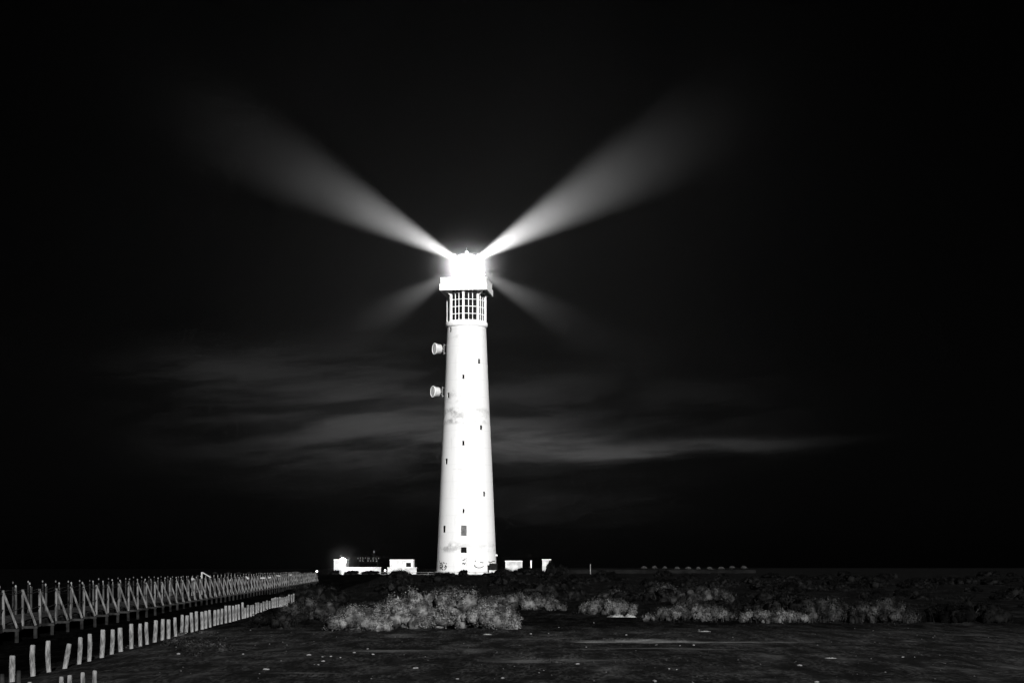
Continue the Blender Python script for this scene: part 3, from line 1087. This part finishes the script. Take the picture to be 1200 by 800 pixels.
flat_building('utility_building', 'plain white flat roofed block behind the glaring globe lamp', 391.2, 405.5, 655.8, 668.5, 322, 5.0)
flat_building('kiosk_building', 'white kiosk with a dark serving window left of the lighthouse', 457.0, 484.6, 656.0, 669.5, 325, 4.0,
              openings=((475.5, 482.2, 658.6, 664.2, 'serving_window'),))
flat_building('annex_building', 'plain white annex right of the lighthouse half hidden by a bush', 592.2, 612.0, 657.4, 671.0, 314, 4.0)
flat_building('hut_building', 'small white hut behind dark shrubs right of the white pole', 635.6, 645.4, 655.6, 669.0, 322, 2.4, roof_lip=0.2)


def low_wall(label, x0, x1, y0, d, point=0):
    p0, p1 = at(x0, 669.3, d), at(x1, y0, d)
    w = p1.x - p0.x
    zb = gz((p0.x + p1.x) / 2, d) - 0.3
    t = thing('garden_wall', label, 'wall', ((p0.x + p1.x) / 2, d, 0))
    part('wall', MB().box((0, 0, (zb + p1.z) / 2), (w, 0.3, p1.z - zb)), M['blockwall'], t)
    part('coping', MB().box((0, 0, p1.z + 0.043), (w + 0.2, 0.42, 0.08)), M['offwhite'], t)
    for k in range(int(w // 1.9)):
        part('pier', MB().box((-w / 2 + 1.0 + k * 1.9, -0.19, (zb + p1.z) / 2), (0.22, 0.09, p1.z - zb - 0.01)), M['offwhite'], t)


low_wall('long low white garden wall under the dim lit letters', 405.8, 446.3, 664.6, 318)
low_wall('low white garden wall in front of the kiosk', 454.2, 488.2, 664.9, 318)


def globe_lamp(label, px, py, d, rad, material, power, gname='globe_lamp'):
    c = at(px, py, d)
    zg = gz(c.x, d)
    t = thing(gname, label, 'lamp', (c.x, d, zg))
    h = c.z - zg
    part('post', MB().lathe([(0.16, -0.2), (0.16, 0.1), (0.08, 0.14), (0.07, max(0.2, h - rad))], 12), M['white' if gname == 'globe_lamp' else 'dark'], t, True)
    sp = [(max(0.02, rad * math.sin(math.pi * k / 12)), h - rad * math.cos(math.pi * k / 12)) for k in range(13)]
    part('globe', MB().lathe(sp, 24), M[material], t, True)
    if power:
        l = bpy.data.lights.new('lamp_light', 'POINT')
        l.energy = power
        l.shadow_soft_size = rad * 1.04
        o = bpy.data.objects.new('lamp_light', l)
        COL.objects.link(o)
        o.parent = t
        o.location = (0, 0, h)
    return t


globe_lamp('glaring globe lamp on a short white post before the left block', 401.6, 657.0, 314, 0.60, 'lamp', 11000.0)
globe_lamp('small glowing bollard lamp in the gap between the low walls', 451.3, 668.0, 316, 0.16, 'lamp_small', 0, 'bollard_lamp')
globe_lamp('small glowing bollard lamp at the end of the boardwalk', 371.3, 669.0, 262, 0.15, 'lamp_small', 0, 'bollard_lamp')


def lit_sign():
    d = 326.0
    c = at(431.5, 655.5, d)
    zg = gz(c.x, d)
    s = d / F
    t = thing('lit_sign', 'black sign with a row of dim lit letters above the long low wall', 'sign', (c.x, d, zg))
    cz = c.z - zg
    fr = MB()
    for zz in (cz - 3.6 * s, cz + 3.4 * s):
        fr.box((0, 0.05, zz), (28 * s, 0.05, 0.06))
    part('frame', fr, M['signboard'], t)
    for x in (-11 * s, 11 * s):
        part('post', MB().box((x, 0.12, cz / 2 - 0.2), (0.10, 0.07, cz + 1.0)), M['signboard'], t)
    # the marks as far as the photograph resolves them: dots, uprights and short bars
    mk = [(419.5, 653.8, 1.3, 1.7), (422.3, 653.6, .8, 2.6), (422.0, 656.6, 1.6, 1.5), (425.3, 653.9, .7, 2.6), (424.8, 652.9, 1.2, .5), (425.6, 657.2, 1.6, .7), (425.0, 656.2, .8, 1.8),
          (428.2, 653.3, .7, 1.6), (431.2, 654.0, .7, 2.8), (432.4, 653.2, 1.0, .6), (432.8, 654.2, .6, 1.4), (431.3, 656.7, 1.5, 1.7), (434.4, 656.8, 1.2, 1.3),
          (437.0, 654.0, .7, 2.6), (438.1, 653.0, 1.2, .6), (438.0, 654.6, 1.0, .6), (437.5, 656.7, 1.6, 1.6), (440.6, 653.8, .7, 2.4), (441.2, 655.2, 1.2, .6), (441.3, 657.0, 2.2, 1.3),
          (443.7, 653.7, 1.3, 1.7)]
    lt = MB()
    for x, y, w, h in mk:
        p = at(x, y, d)
        lt.box((p.x - c.x, -0.02, p.z - zg), (w * 0.62 * s, 0.05, h * 0.85 * s))
    part('lit_letters', lt, M['letters'], t)
    m2 = MB()
    p = at(438.2, 646.2, d)
    m2.tube((p.x - c.x, 0.2, cz + 4.0 * s), (p.x - c.x, 0.2, p.z - zg - 0.2), 0.03)
    mast = part('mast', m2, M['dark'], t)
    part('mast_lamp', MB().lathe([(0.05, -0.2), (0.1, -0.15), (0.1, 0.2), (0.04, 0.25)], 10, (p.x - c.x, 0.2, p.z - zg)), M['letters'], mast)


lit_sign()


def pole(name, label, px, y0, y1, d, w, material, cat='pole'):
    a, b = at(px, y1, d), at(px, y0, d)
    zg = gz(a.x, d)
    t = thing(name, label, cat, (a.x, d, zg))
    h = b.z - zg
    part('shaft', MB().lathe([(w * 1.0, -0.2), (w * 0.9, h - 0.1)], 12), M[material], t, True)
    part('cap', MB().lathe([(w * 1.25, h - 0.1), (w * 1.25, h - 0.02), (w * 0.4, h + 0.04)], 12), M[material], t, True)


pole('marker_pole', 'thick white pole standing between the annex and the hut', 622.3, 656.2, 668, 312, 0.13, 'white')
pole('marker_pole', 'thin pale pole alone on the dark horizon right of the hut', 691.9, 660.6, 668, 330, 0.07, 'galv')

# dark cabinet against the base
cab = at(577.2, 664.3, 306.4)
cz = gz(cab.x, 306.0)
t = thing('electric_cabinet', 'dark equipment cabinet against the right of the tower base', 'cabinet', (cab.x + 0.15, 305.0, cz))
hb = at(577, 660.2, 305).z - cz
part('plinth', MB().box((0, 0, 0.25), (1.6, 1.0, 1.1)), M['offwhite'], t)
part('body', MB().box((0, 0, (0.81 + hb) / 2), (1.45, 0.8, hb - 0.81)), M['mesh'], t)
for s in (-1, 1):
    part('door', MB().box((s * 0.355, -0.42, (0.81 + hb) / 2), (0.66, 0.03, hb - 0.95)), M['mesh'], t)
part('lid', MB().box((0, -0.02, hb + 0.03), (1.55, 0.9, 0.05)), M['dark'], t)


# steel fence along the foot of the tower
def fence():
    d = 301.0
    x0, x1 = at(446, 670, d).x, at(604, 670, d).x
    t = thing('steel_fence', 'thin grey post and rail fence along the lighthouse foot', 'fence', ((x0 + x1) / 2, d, 0))
    zt = at(500, 670.1, d).z
    for k in range(int((x1 - x0) / 2.1) + 1):
        x = x0 + k * 2.1
        zg = gz(x, d)
        part('post', MB().tube((x - (x0 + x1) / 2, 0, zg - 0.2), (x - (x0 + x1) / 2, 0, zt + 0.03), 0.045), M['louver'], t)
    for z in (zt - 0.02, zt - 0.38):
        part('rail', MB().tube((x0 - (x0 + x1) / 2, -0.06, z), (x1 - (x0 + x1) / 2, -0.06, z), 0.03), M['louver'], t)


fence()


# far low wall on the right and the parasols beyond it
def far_wall():
    d = 395.0
    x0, x1 = at(657, 668, d).x, at(886, 668, d).x
    t = thing('boundary_wall', 'long dim concrete wall below the row of parasols', 'wall', ((x0 + x1) / 2, d, 0))
    zt = at(800, 667.6, d).z
    zb = gz((x0 + x1) / 2, d) - 0.5
    part('wall', MB().box((0, 0, (zb + zt) / 2), (x1 - x0, 0.3, zt - zb)), M['concrete'], t)
    part('coping', MB().box((0, 0, zt + 0.043), (x1 - x0 + 0.1, 0.45, 0.08)), M['concrete'], t)


far_wall()


def parasol_meshes(material):
    can = MB().lathe([(1.02, 1.78), (1.05, 1.86), (0.75, 2.12), (0.4, 2.34), (0.07, 2.46)], 20)
    fringe = MB()
    rr = random.Random(3)
    for k in range(60):
        a = 6.283 * k / 60
        fringe.box((1.0 * math.cos(a), 1.0 * math.sin(a), 1.70 - 0.05 * rr.random()), (0.09, 0.03, 0.2), a + 1.57)
    return (can.mesh('canopy', M[material], True), fringe.mesh('fringe', M[material]), MB().tube((0, 0, -0.2), (0, 0, 1.9), 0.06).mesh('pole', M['wood_dark']))


pm = parasol_meshes('thatch')
rr = random.Random(5)
xsp = [754.8, 767.4, 780, 793.4, 805, 818.8, 831.8, 844, 857, 870.6]
for i, x in enumerate(xsp):
    d = 600.0
    p = at(x, 662.9, d)
    lab = 'small pale thatched parasol in the row on the dark horizon'
    if i == 0:
        lab = 'leftmost pale thatched parasol of the row on the horizon'
    elif i == 9:
        lab = 'rightmost and dimmest thatched parasol of the row on the horizon'
    t = thing('thatched_parasol', lab, 'parasol', (p.x, d + rr.uniform(-4, 4), p.z - 2.46 + rr.uniform(-0.22, 0.2)), rr.random() * 6, 'parasols in a row on the right horizon')
    t.scale = (rr.uniform(0.8, 1.15),) * 2 + (1.0,)
    cp = link('canopy', pm[0], t)
    link('fringe', pm[1], cp)
    link('pole', pm[2], t)
pd_ = parasol_meshes('thatch_unlit')
for i, x in enumerate([252, 267.5, 279.5, 292, 305]):
    d = 560.0
    p = at(x, 669.4, d)
    t = thing('thatched_parasol', 'barely visible dark parasol above the boardwalk railing', 'parasol', (p.x, d, p.z - 2.46), rr.random() * 6, 'dark parasols above the boardwalk')
    cp = link('canopy', pd_[0], t)
    link('fringe', pd_[1], cp)
    link('pole', pd_[2], t)


# ------------------------------------------------------------------ boardwalk on the left
def boardwalk():
    t = thing('boardwalk', 'raised timber boardwalk with braced railing crossing the marsh on the left', 'boardwalk', (-13.4, 41, 0))
    o = Vector((-13.4, 41, 0))
    rr = random.Random(11)

    def near(z, off=0.0, h=0.0):
        return Vector((-10.9 - 0.0615 * z + off, z, h)) - o
    zs = [41.5 + 2.3 * k for k in range(71)]
    yaw = math.atan(0.0615)
    dk = MB()
    # deck planks
    z = 40.5
    while z < 205:
        for_w = 0.9 if z > 90 else 0.145
        p = near(z + for_w / 2, -1.02, 0.06)
        dk.box(p + Vector((0, 0, rr.uniform(-0.004, 0.004))), (2.0, for_w - 0.012, 0.045), yaw)
        z += for_w
    part('deck', dk, M['deckwood'], t)
    be = MB()
    for off in (-0.05, -1.95):
        a, b = near(40.5, off, -0.05), near(205, off, -0.05)
        be.box((a + b) / 2, (0.08, (b - a).length, 0.16), yaw)
    part('edge_beam', be, M['wood_dark'], t)
    for k, z in enumerate(zs):
        j = rr.uniform(-0.02, 0.02)
        h = 1.03 + rr.uniform(-0.05, 0.04)
        w = 0.075 if z < 110 else 0.085
        part('railing_post', MB().tube(near(z, 0, -0.1), near(z, j, h), 0.042, 0.038, 7, 0.05), M['wood'], t)
        part('brace', MB().tube(near(z - 0.03, 0.38, 0.0), near(z - 0.06, j + 0.02, h - 0.04 + rr.uniform(-0.03, 0.01)), 0.036, 0.034, 6), M['wood'], t)
        part('joist', MB().box(near(z - 0.02, -0.3 + 0.02, -0.055), (1.42, 0.07, 0.07), 0.0), M['deckwood'], t)
        part('pile', MB().tube(near(z, 0.36 + rr.uniform(-0.03, 0.03), -0.9), near(z, 0.36, -0.092), 0.06, 0.055, 7), M['pilewood'], t)
        # the other side of the walk: capped posts
        if z < 130:
            z3 = z + rr.uniform(1.9, 2.4)
            p = part('rear_post', MB().tube(near(z3, -2.35, -0.6), near(z3, -2.35, 1.0 + rr.uniform(-0.05, 0.05)), 0.036, 0.032, 6), M['deckwood'], t)
            part('knob', MB().lathe([(0.008, 1.06), (0.02, 1.07), (0.028, 1.10), (0.02, 1.13), (0.008, 1.14)], 8, near(z3, -2.35, rr.uniform(-0.03, 0.05))), M['wood'], p)
        z2 = z + 1.0 + rr.uniform(-0.15, 0.15)
        if z2 < 206:
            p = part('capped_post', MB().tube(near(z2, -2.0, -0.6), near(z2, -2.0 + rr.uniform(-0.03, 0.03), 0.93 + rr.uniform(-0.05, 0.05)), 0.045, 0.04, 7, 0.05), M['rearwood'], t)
            cp = MB().lathe([(0.012, 1.0), (0.024, 1.01), (0.032, 1.04), (0.024, 1.07), (0.008, 1.085)], 8, near(z2, -2.0 + rr.uniform(-0.03, 0.03), rr.uniform(-0.03, 0.05)))
            cp.tube(near(z2, -2.0, 0.88), near(z2, -2.0, 1.0), 0.015, n=5)
            part('cap', cp, M['postwood'], p)
    for off, h in ((0.0, 0.95), (0.0, 0.5), (-2.0, 0.9)):
        rp = MB()
        for a, b in zip(zs, zs[1:]):
            m_ = near((a + b) / 2, off, h - 0.07)
            rp.tube(near(a, off, h), m_, 0.012, n=5)
            rp.tube(m_, near(b, off, h), 0.012, n=5)
        part('rope', rp, M['rope'], t)


boardwalk()


# pale frames and boards catching the light along the boardwalk
def info_board(label, px, py, d, w, hgt, tilt, kind):
    c = at(px, py, d)
    zg = 0.085
    t = thing('notice_board' if kind else 'timber_frame', label, 'notice board' if kind else 'frame', (c.x, d, zg))
    h = c.z - zg
    if kind:
        mm = Matrix.Rotation(tilt, 3, 'Y') @ Matrix.Rotation(R(-20), 3, 'X')
        part('panel', MB().box((0, 0, h), (w, 0.03, hgt), m=mm), M['palewood'], t)
        for s in (-1, 1):
            part('leg', MB().box((s * w * 0.35, 0.05, h / 2 - 0.05), (0.04, 0.04, h - 0.06)), M['wood'], t)
    else:
        part('upright', MB().box((0, 0, (h + 0.15) / 2), (0.06, 0.06, h + 0.15)), M['wood'], t)
        part('upright_head', MB().box((0, 0, h - 0.02), (0.075, 0.075, 0.36)), M['palewood'], t)
        part('upright', MB().box((w, 0, (h - 0.25) / 2), (0.07, 0.07, h - 0.25)), M['wood'], t)
        mm = Matrix.Rotation(math.atan2(0.28, w), 3, 'Y')
        part('sloping_bar', MB().box((w / 2 + 0.03, -0.002, h + 0.0), (math.hypot(w, 0.32), 0.07, 0.06), m=mm), M['palewood'], t)


info_board('pale frame with a sloping top bar rising above the boardwalk railing', 236.6, 673.2, 96.5, 0.48, 0.1, 0, 0)
info_board('small pale tilted board at the railing nearest the sloping frame', 225.6, 678.2, 93, 0.13, 0.12, R(-12), 1)
info_board('small pale tilted board beyond the sloping frame on the boardwalk', 271, 679.5, 106, 0.16, 0.15, R(25), 1)
info_board('bright little board where the railing starts to crowd together', 289.5, 676.6, 116, 0.26, 0.13, R(30), 1)
info_board('bright flat board lying level along the far railing', 308, 676.8, 126, 0.36, 0.09, 0, 1)
info_board('second of the bright flat boards along the far railing', 316, 676.4, 133, 0.22, 0.1, R(-14), 1)
info_board('bright flat board farthest along the boardwalk railing', 326, 674.2, 142, 0.34, 0.07, R(6), 1)
info_board('tiny pale board near the far end of the boardwalk', 340.5, 673.2, 152, 0.16, 0.1, 0, 1)


# ------------------------------------------------------------------ rows of stub posts in front of the boardwalk
def posts():
    rr = random.Random(21)
    G1, G2, G3 = 'tall stub posts in a row along the marsh edge', 'short crowded stub posts at the far end', 'stub posts in the bottom left corner'
    xs = [14, 38.4, 56.8, 75, 93, 105, 119.4, 131.2, 141.5, 154, 164, 172, 181.6, 190, 197.5, 205.4, 213, 218.5, 225, 230.5, 236.6, 241.4, 246, 251.7, 255.4, 260, 264.7, 269, 273, 276.5, 280, 284.3]

    def one(x, y, h, r, lean, label, group, name='stub_post', material='postwood', base=None):
        zg = gz(x, y)
        zb = zg if base is None else base
        mb = MB().lathe([(r * 1.02, -0.3), (r * 1.05, 0.08), (r, h * 0.35), (r * 1.04, h * 0.7), (r * 0.97, h - 0.012), (r * 0.78, h)], 10)
        k = rr.uniform(-0.012, 0.012)
        mb.v = [(vx + k * math.sin(vz * 7 + x), vy, vz) for vx, vy, vz in mb.v]
        t = link(name, mb.mesh(name, M[material], True), None, (x, y, zb))
        t.rotation_euler = (rr.uniform(-0.03, 0.03), lean + rr.uniform(-0.015, 0.015), rr.random() * 0.5)
        tag(t, label, 'post', group)
    for i, x in enumerate(xs):
        z = 12200.0 / (600 - x - 100)
        h = 0.575 + rr.uniform(-0.035, 0.035)
        lean = rr.uniform(-0.025, 0.025)
        lab = 'pale weathered stub post in the even row along the marsh edge'
        if i == 0:
            lab, h = 'pale stub post nearest the left edge of the even row', 0.48
        if i == 3:
            lab, lean, h = 'darker stub post leaning right among the nearest of the even row', 0.16, 0.5
        if i == 1:
            lab = 'second pale stub post from the left edge in the even row'
        if i == len(xs) - 1:
            lab, h = 'tall last stub post of the even row before the crowded short ones', 0.61
        one(-6.1 - 0.05 * z, z, h, 0.041 + rr.uniform(-0.004, 0.005), lean, lab, G1, base=-0.13)
    x = 287.2
    k = 0
    while x < 360.5:
        z = 12200.0 / (600 - x - 100)
        one(-6.1 - 0.05 * z, z, 0.38 + 0.12 * (x - 287) / 73 + rr.uniform(-0.05, 0.05), 0.038, rr.uniform(-0.04, 0.04), 'short dim stub post in the crowded far stretch of the row', G2, base=-0.05)
        x += (2.9 - 1.1 * (x - 287) / 73) * rr.uniform(0.75, 1.3)
        k += 1
    for x, yt in ((34.7, 798.5), (71.8, 792.2), (82.5, 790.3), (97.4, 787), (109, 785)):
        z = F * 1.2 / (yt - HZ)
        one((x - 600) * z / F, z, 0.5, 0.026, rr.uniform(-0.02, 0.02), 'pale stub post cut off by the bottom left corner of the view', G3, base=-0.05)
    for x, yt in ((2, 789), (22.4, 785)):
        z = F * 1.35 / (yt - HZ)
        one((x - 600) * z / F, z, 0.45, 0.03, 0, 'dark half buried stub in the marsh at the left edge', 'dark stubs at the left edge', material='wood_dark', base=-0.15)


posts()

# ------------------------------------------------------------------ shrubs of the lot edge
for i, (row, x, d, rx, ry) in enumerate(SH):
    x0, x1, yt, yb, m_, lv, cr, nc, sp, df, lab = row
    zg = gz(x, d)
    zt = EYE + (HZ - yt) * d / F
    ms = shrub_meshes(100 + i, rx, ry, (zt - zg) * 1.0, m_, lv, 0.033 * (d / 43) ** 0.25, cr * math.sqrt(d / 43), nc, sp, 'dimmed' if m_ == 'mid' else 'dull')
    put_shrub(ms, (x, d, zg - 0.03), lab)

# dark shrubs around the tower foot
tm = [shrub_meshes(300 + k, 1.0, 0.8, 1.0, 'black', 2200, 0.11, 0.3, 26) for k in range(2)]
for x0, x1, yt, d, lab in ((537, 550, 667.8, 300.0, 'dark bush in front of the lighthouse door'),
                           (583.5, 592, 667.0, 299, 'dark bush at the right foot of the lighthouse'),
                           (600, 634, 665.6, 298, 'broad dark bush covering the lower right of the annex'),
                           (638, 652, 658.5, 300, 'dark shrub hiding the right half of the small hut'),
                           (648, 668, 662.5, 303, 'dark shrub right of the small hut'),
                           (489, 512, 667.3, 305, 'low dark shrub between the kiosk wall and the lighthouse'),
                           (387, 399.5, 668.2, 306, 'low dark shrub left of the globe lamp post'),
                           (402.5, 424, 668.6, 306, 'low dark shrub before the left half of the long low wall'),
                           (422, 449, 668.8, 306, 'low dark shrub before the right half of the long low wall')):
    c = at((x0 + x1) / 2, yt, d)
    zg = gz(c.x, d)
    w = (x1 - x0) / 2 * d / F
    put_shrub(tm[random.Random(int(x0)).randrange(2)], (c.x, d, zg - 0.05), lab, sc=(w, max(1.0, w * 0.7), c.z - zg + 0.05))

# scrub belt between the lot and the tower: separate low bushes, smaller, leaf colour dimmed outwards as light falloff
bm_ = {k: [shrub_meshes(400 + 10 * j + q, 1.0, 0.8, 0.62, k, 2600, 0.06, 0.26, 26, 0, 'straw' if k != 'dull' else 'dimmed') for q in range(3)] for j, k in enumerate(('dimmed', 'dull', 'black'))}
rb = random.Random(77)
placed = []
tries = 0
while len(placed) < 130 and tries < 6000:
    tries += 1
    y = 56 * math.exp(rb.random() * math.log(270 / 56))
    px = rb.uniform(375, 1215)
    x = (px - 600) * y / F
    s = rb.uniform(0.45, 1.15) * (0.8 + y / 220)
    if x < -6.1 - 0.05 * y + 1.2:
        continue
    if any((x - a) ** 2 + ((y - b) * 0.6) ** 2 < (0.75 * (s + q)) ** 2 for a, b, q in placed):
        continue
    if any(abs(x - a) < rx + s and abs(y - b) < ry + s for _, a, b, rx, ry in SH):
        continue
    placed.append((x, y, s))
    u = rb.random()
    k = ('dimmed' if u < 0.33 else 'dull') if px < 880 and y < 130 else 'dull'
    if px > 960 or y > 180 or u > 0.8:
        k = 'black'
    lab = {'dimmed': 'low greyish bush in the dim scrub belt before the lighthouse', 'dull': 'low dark bush in the dim scrub belt before the lighthouse',
           'black': 'nearly black low bush far out in the scrub belt'}[k]
    put_shrub(rb.choice(bm_[k]), (x, y, gz(x, y) - 0.04), lab, group={'dimmed': 'greyish bushes of the scrub belt', 'dull': 'dark bushes of the scrub belt', 'black': 'nearly black bushes of the scrub belt'}[k],
              rz=rb.random() * 6.28, sc=(s, s, s * rb.uniform(0.55, 0.9)))


# ground cover nobody could count: dry tufts between the bushes, and creeping plants near the posts
def ground_cover():
    r = np.random.RandomState(8)
    Vs, Qs, o = [], [], 0
    n = 0
    while n < 600:
        y = 58 * math.exp(r.rand() * math.log(230 / 58))
        x = (r.uniform(330, 1150) - 600) * y / F
        if x < -6.0 - 0.05 * y:
            continue
        if r.rand() > 0.25 + 0.75 * float(vnoise(np.array([x * 0.35]), np.array([y * 0.2]), 31)[0]):
            continue
        s = 0.6 + y / 140
        v, q = blades(1000 + n, 26, 0.28 * s, 0.28 * s, 0.2 * s * r.uniform(0.5, 1.4), 0.006 * s, 1.0)
        v[:, 0] += x
        v[:, 1] += y
        v[:, 2] += gz(x, y)
        Vs.append(v)
        Qs.append(q + o)
        o += len(v)
        n += 1
    ob = link('dry_grass', np_mesh('dry_grass', np.concatenate(Vs), np.concatenate(Qs), M['dull']))
    tag(ob, 'sparse dry grass tufts over the scrubland', 'grass', kind='stuff')
    Vs, Qs, o = [], [], 0
    for k in range(46):
        px, py = r.normal(232, 20), r.normal(757, 5)
        y = EYE * F / (py - HZ)
        x = (px - 600) * y / F
        v, q = leaf_cloud(2000 + k, [(0, 0, 0.0, 0.12 + 0.1 * r.rand(), 0.14, 0.05 + 0.05 * r.rand())], 160, 0.035)
        v[:, 0] += x
        v[:, 1] += y
        v[:, 2] += gz(x, y)
        Vs.append(v)
        Qs.append(q + o)
        o += len(v)
    ob = link('creeping_plants', np_mesh('creeping_plants', np.concatenate(Vs), np.concatenate(Qs), M['dimmed']))
    tag(ob, 'flat creeping plants on the bank below the stub posts', 'ground cover', kind='stuff')


ground_cover()


# ------------------------------------------------------------------ stones and litter on the lot
def rock_mesh(seed, sx, sy, sz, material):
    import bmesh
    bm = bmesh.new()
    bmesh.ops.create_icosphere(bm, subdivisions=2, radius=1.0)
    r = random.Random(seed)
    ax = [Vector((r.gauss(0, 1), r.gauss(0, 1), r.gauss(0, 1))).normalized() for _ in range(7)]
    for v in bm.verts:
        k = 1.0
        for a in ax:
            q = v.co.dot(a)
            if q > 0.55:
                k *= 1 - 0.5 * (q - 0.55)
        v.co = Vector((v.co.x * sx * k, v.co.y * sy * k, v.co.z * sz * k))
    me = bpy.data.meshes.new('stone')
    bm.to_mesh(me)
    bm.free()
    me.materials.append(M[material])
    return me


def on_lot(px, py):
    d = EYE * F / (py - HZ)
    x = (px - 600) * d / F
    return x, d, gz(x, d)


stones = [(362, 767, 0.06, 'pale flat stone left of centre on the dirt lot'), (378, 770, 0.045, None), (388, 769, 0.045, None), (399, 771, 0.04, None), (379, 775, 0.05, None),
          (373, 779, 0.035, None), (487, 783, 0.07, 'brightest single stone in the middle foreground'), (437, 766.5, 0.05, None), (431, 760.5, 0.04, None), (415, 765, 0.05, None),
          (463, 746, 0.03, None), (536, 794, 0.035, None), (589, 793, 0.05, None), (622, 743, 0.05, None), (643, 742.5, 0.04, None), (677, 778.5, 0.05, None), (687, 758.5, 0.04, None),
          (734, 744, 0.05, None), (813, 756, 0.05, None), (797, 756.5, 0.03, None), (937, 779, 0.06, None), (1058, 770.5, 0.05, None), (784, 783.5, 0.03, None), (793, 784, 0.03, None),
          (957, 798, 0.05, None), (767, 798, 0.07, 'stone cut by the lower edge of the view'), (312, 784, 0.07, 'pale stone near the lower edge on the left of the lot'), (285, 766, 0.04, None), (209, 766, 0.06, None),
          (696, 730, 0.04, None), (655, 735, 0.03, None), (819, 738, 0.04, None)]
sm = [rock_mesh(k, 1.0, 0.7, 0.42, 'stone') for k in range(5)]
for i, (px, py, s, lab) in enumerate(stones):
    x, d, z = on_lot(px, py)
    o = link('stone', sm[i % 5], None, (x, d, z + 0.005))
    o.scale = (s * 0.8, s * 0.8, s * 0.9)
    o.rotation_euler = (0, 0, i * 1.7)
    tag(o, lab or 'small pale stone scattered on the dark dirt lot', 'stone', 'stones scattered on the dirt lot')


def litter(px, py, w, h, label, seed):
    """a crumpled flattened sheet"""
    x, d, z = on_lot(px, py)
    r = np.random.RandomState(seed)
    n = 14
    V, Q = [], []
    for j in range(n):
        for i in range(n):
            a, b = i / (n - 1) - 0.5, j / (n - 1) - 0.5
            hh = h * r.rand() ** 1.5 * 1.3 * max(0.0, 1 - (2 * abs(a)) ** 3) * max(0.05, 1 - (2 * abs(b)) ** 2)
            V.append((a * w * (1 + 0.1 * r.normal()), b * w * 0.45, 0.004 + hh))
    for j in range(n - 1):
        for i in range(n - 1):
            k = j * n + i
            Q.append((k, k + 1, k + n + 1, k + n))
    o = link('litter', np_mesh('litter', np.array(V), np.array(Q), M['litter']), None, (x, d, z))
    md = o.modifiers.new('thickness', 'SOLIDIFY')
    md.thickness = 0.003
    tag(o, label, 'litter')


litter(722, 722.6, 0.55, 0.10, 'flattened white plastic sheet lying before the low pale bush', 1)
litter(738, 721.6, 0.4, 0.12, 'crumpled white plastic just right of the flattened sheet', 7)
litter(825, 740.3, 0.30, 0.025, 'small white scrap on the lot right of centre', 2)
litter(973, 771.5, 0.2, 0.018, 'white scrap alone on the dark right of the lot', 3)
litter(571, 743.5, 0.2, 0.03, 'crumpled scrap just in front of the largest saltbush', 4)


def clods():
    r = random.Random(31)
    for i in range(16):
        px, py = 612 + i * 3.4 + r.uniform(-2, 2), 771 + i * 0.38 + r.uniform(-1.2, 1.2)
        x, d, z = on_lot(px, py)
        o = link('dirt_clod', sm_clod[i % 3], None, (x, d, z))
        k = r.uniform(0.04, 0.11)
        o.scale = (k * 1.3, k, k * 0.75)
        o.rotation_euler = (0, 0, r.random() * 6)
        tag(o, 'dark crumbly clod in the short dirt ridge right of the tower foot', 'clod', 'dirt clods in a short ridge on the lot')


sm_clod = [rock_mesh(60 + k, 1.0, 0.8, 0.7, 'clod') for k in range(3)]
clods()


def pebbles():
    r = np.random.RandomState(12)
    base = [Vector(p) for p in ((1, 0, 0), (0, 1, 0), (-1, 0, 0), (0, -1, 0), (0, 0, 1), (0, 0, -1))]
    fs = [(0, 1, 4), (1, 2, 4), (2, 3, 4), (3, 0, 4), (1, 0, 5), (2, 1, 5), (3, 2, 5), (0, 3, 5)]
    n = 800
    y = 21 * np.exp(r.rand(n) * math.log(50 / 21))
    x = (r.uniform(180, 1210, n) - 600) * y / F
    s = 0.006 + 0.018 * r.rand(n) ** 4
    z = height(x, y)
    V = np.zeros((n, 6, 3))
    B = np.array([tuple(b) for b in base])
    a = r.rand(n) * 6.28
    ca, sa = np.cos(a), np.sin(a)
    for k in range(6):
        bx, by, bz = B[k]
        jit = 0.7 + 0.6 * r.rand(n)
        V[:, k, 0] = x + s * (bx * ca - by * sa) * jit
        V[:, k, 1] = y + s * (bx * sa + by * ca) * jit
        V[:, k, 2] = z + s * 0.6 * bz * jit + s * 0.2
    Fq = (np.array(fs)[None] + (np.arange(n) * 6)[:, None, None]).reshape(-1, 3)
    o = link('gravel', np_mesh('gravel', V.reshape(-1, 3), Fq, M['dullstone']))
    tag(o, 'loose gravel strewn over the dirt lot', 'gravel', kind='stuff')


pebbles()
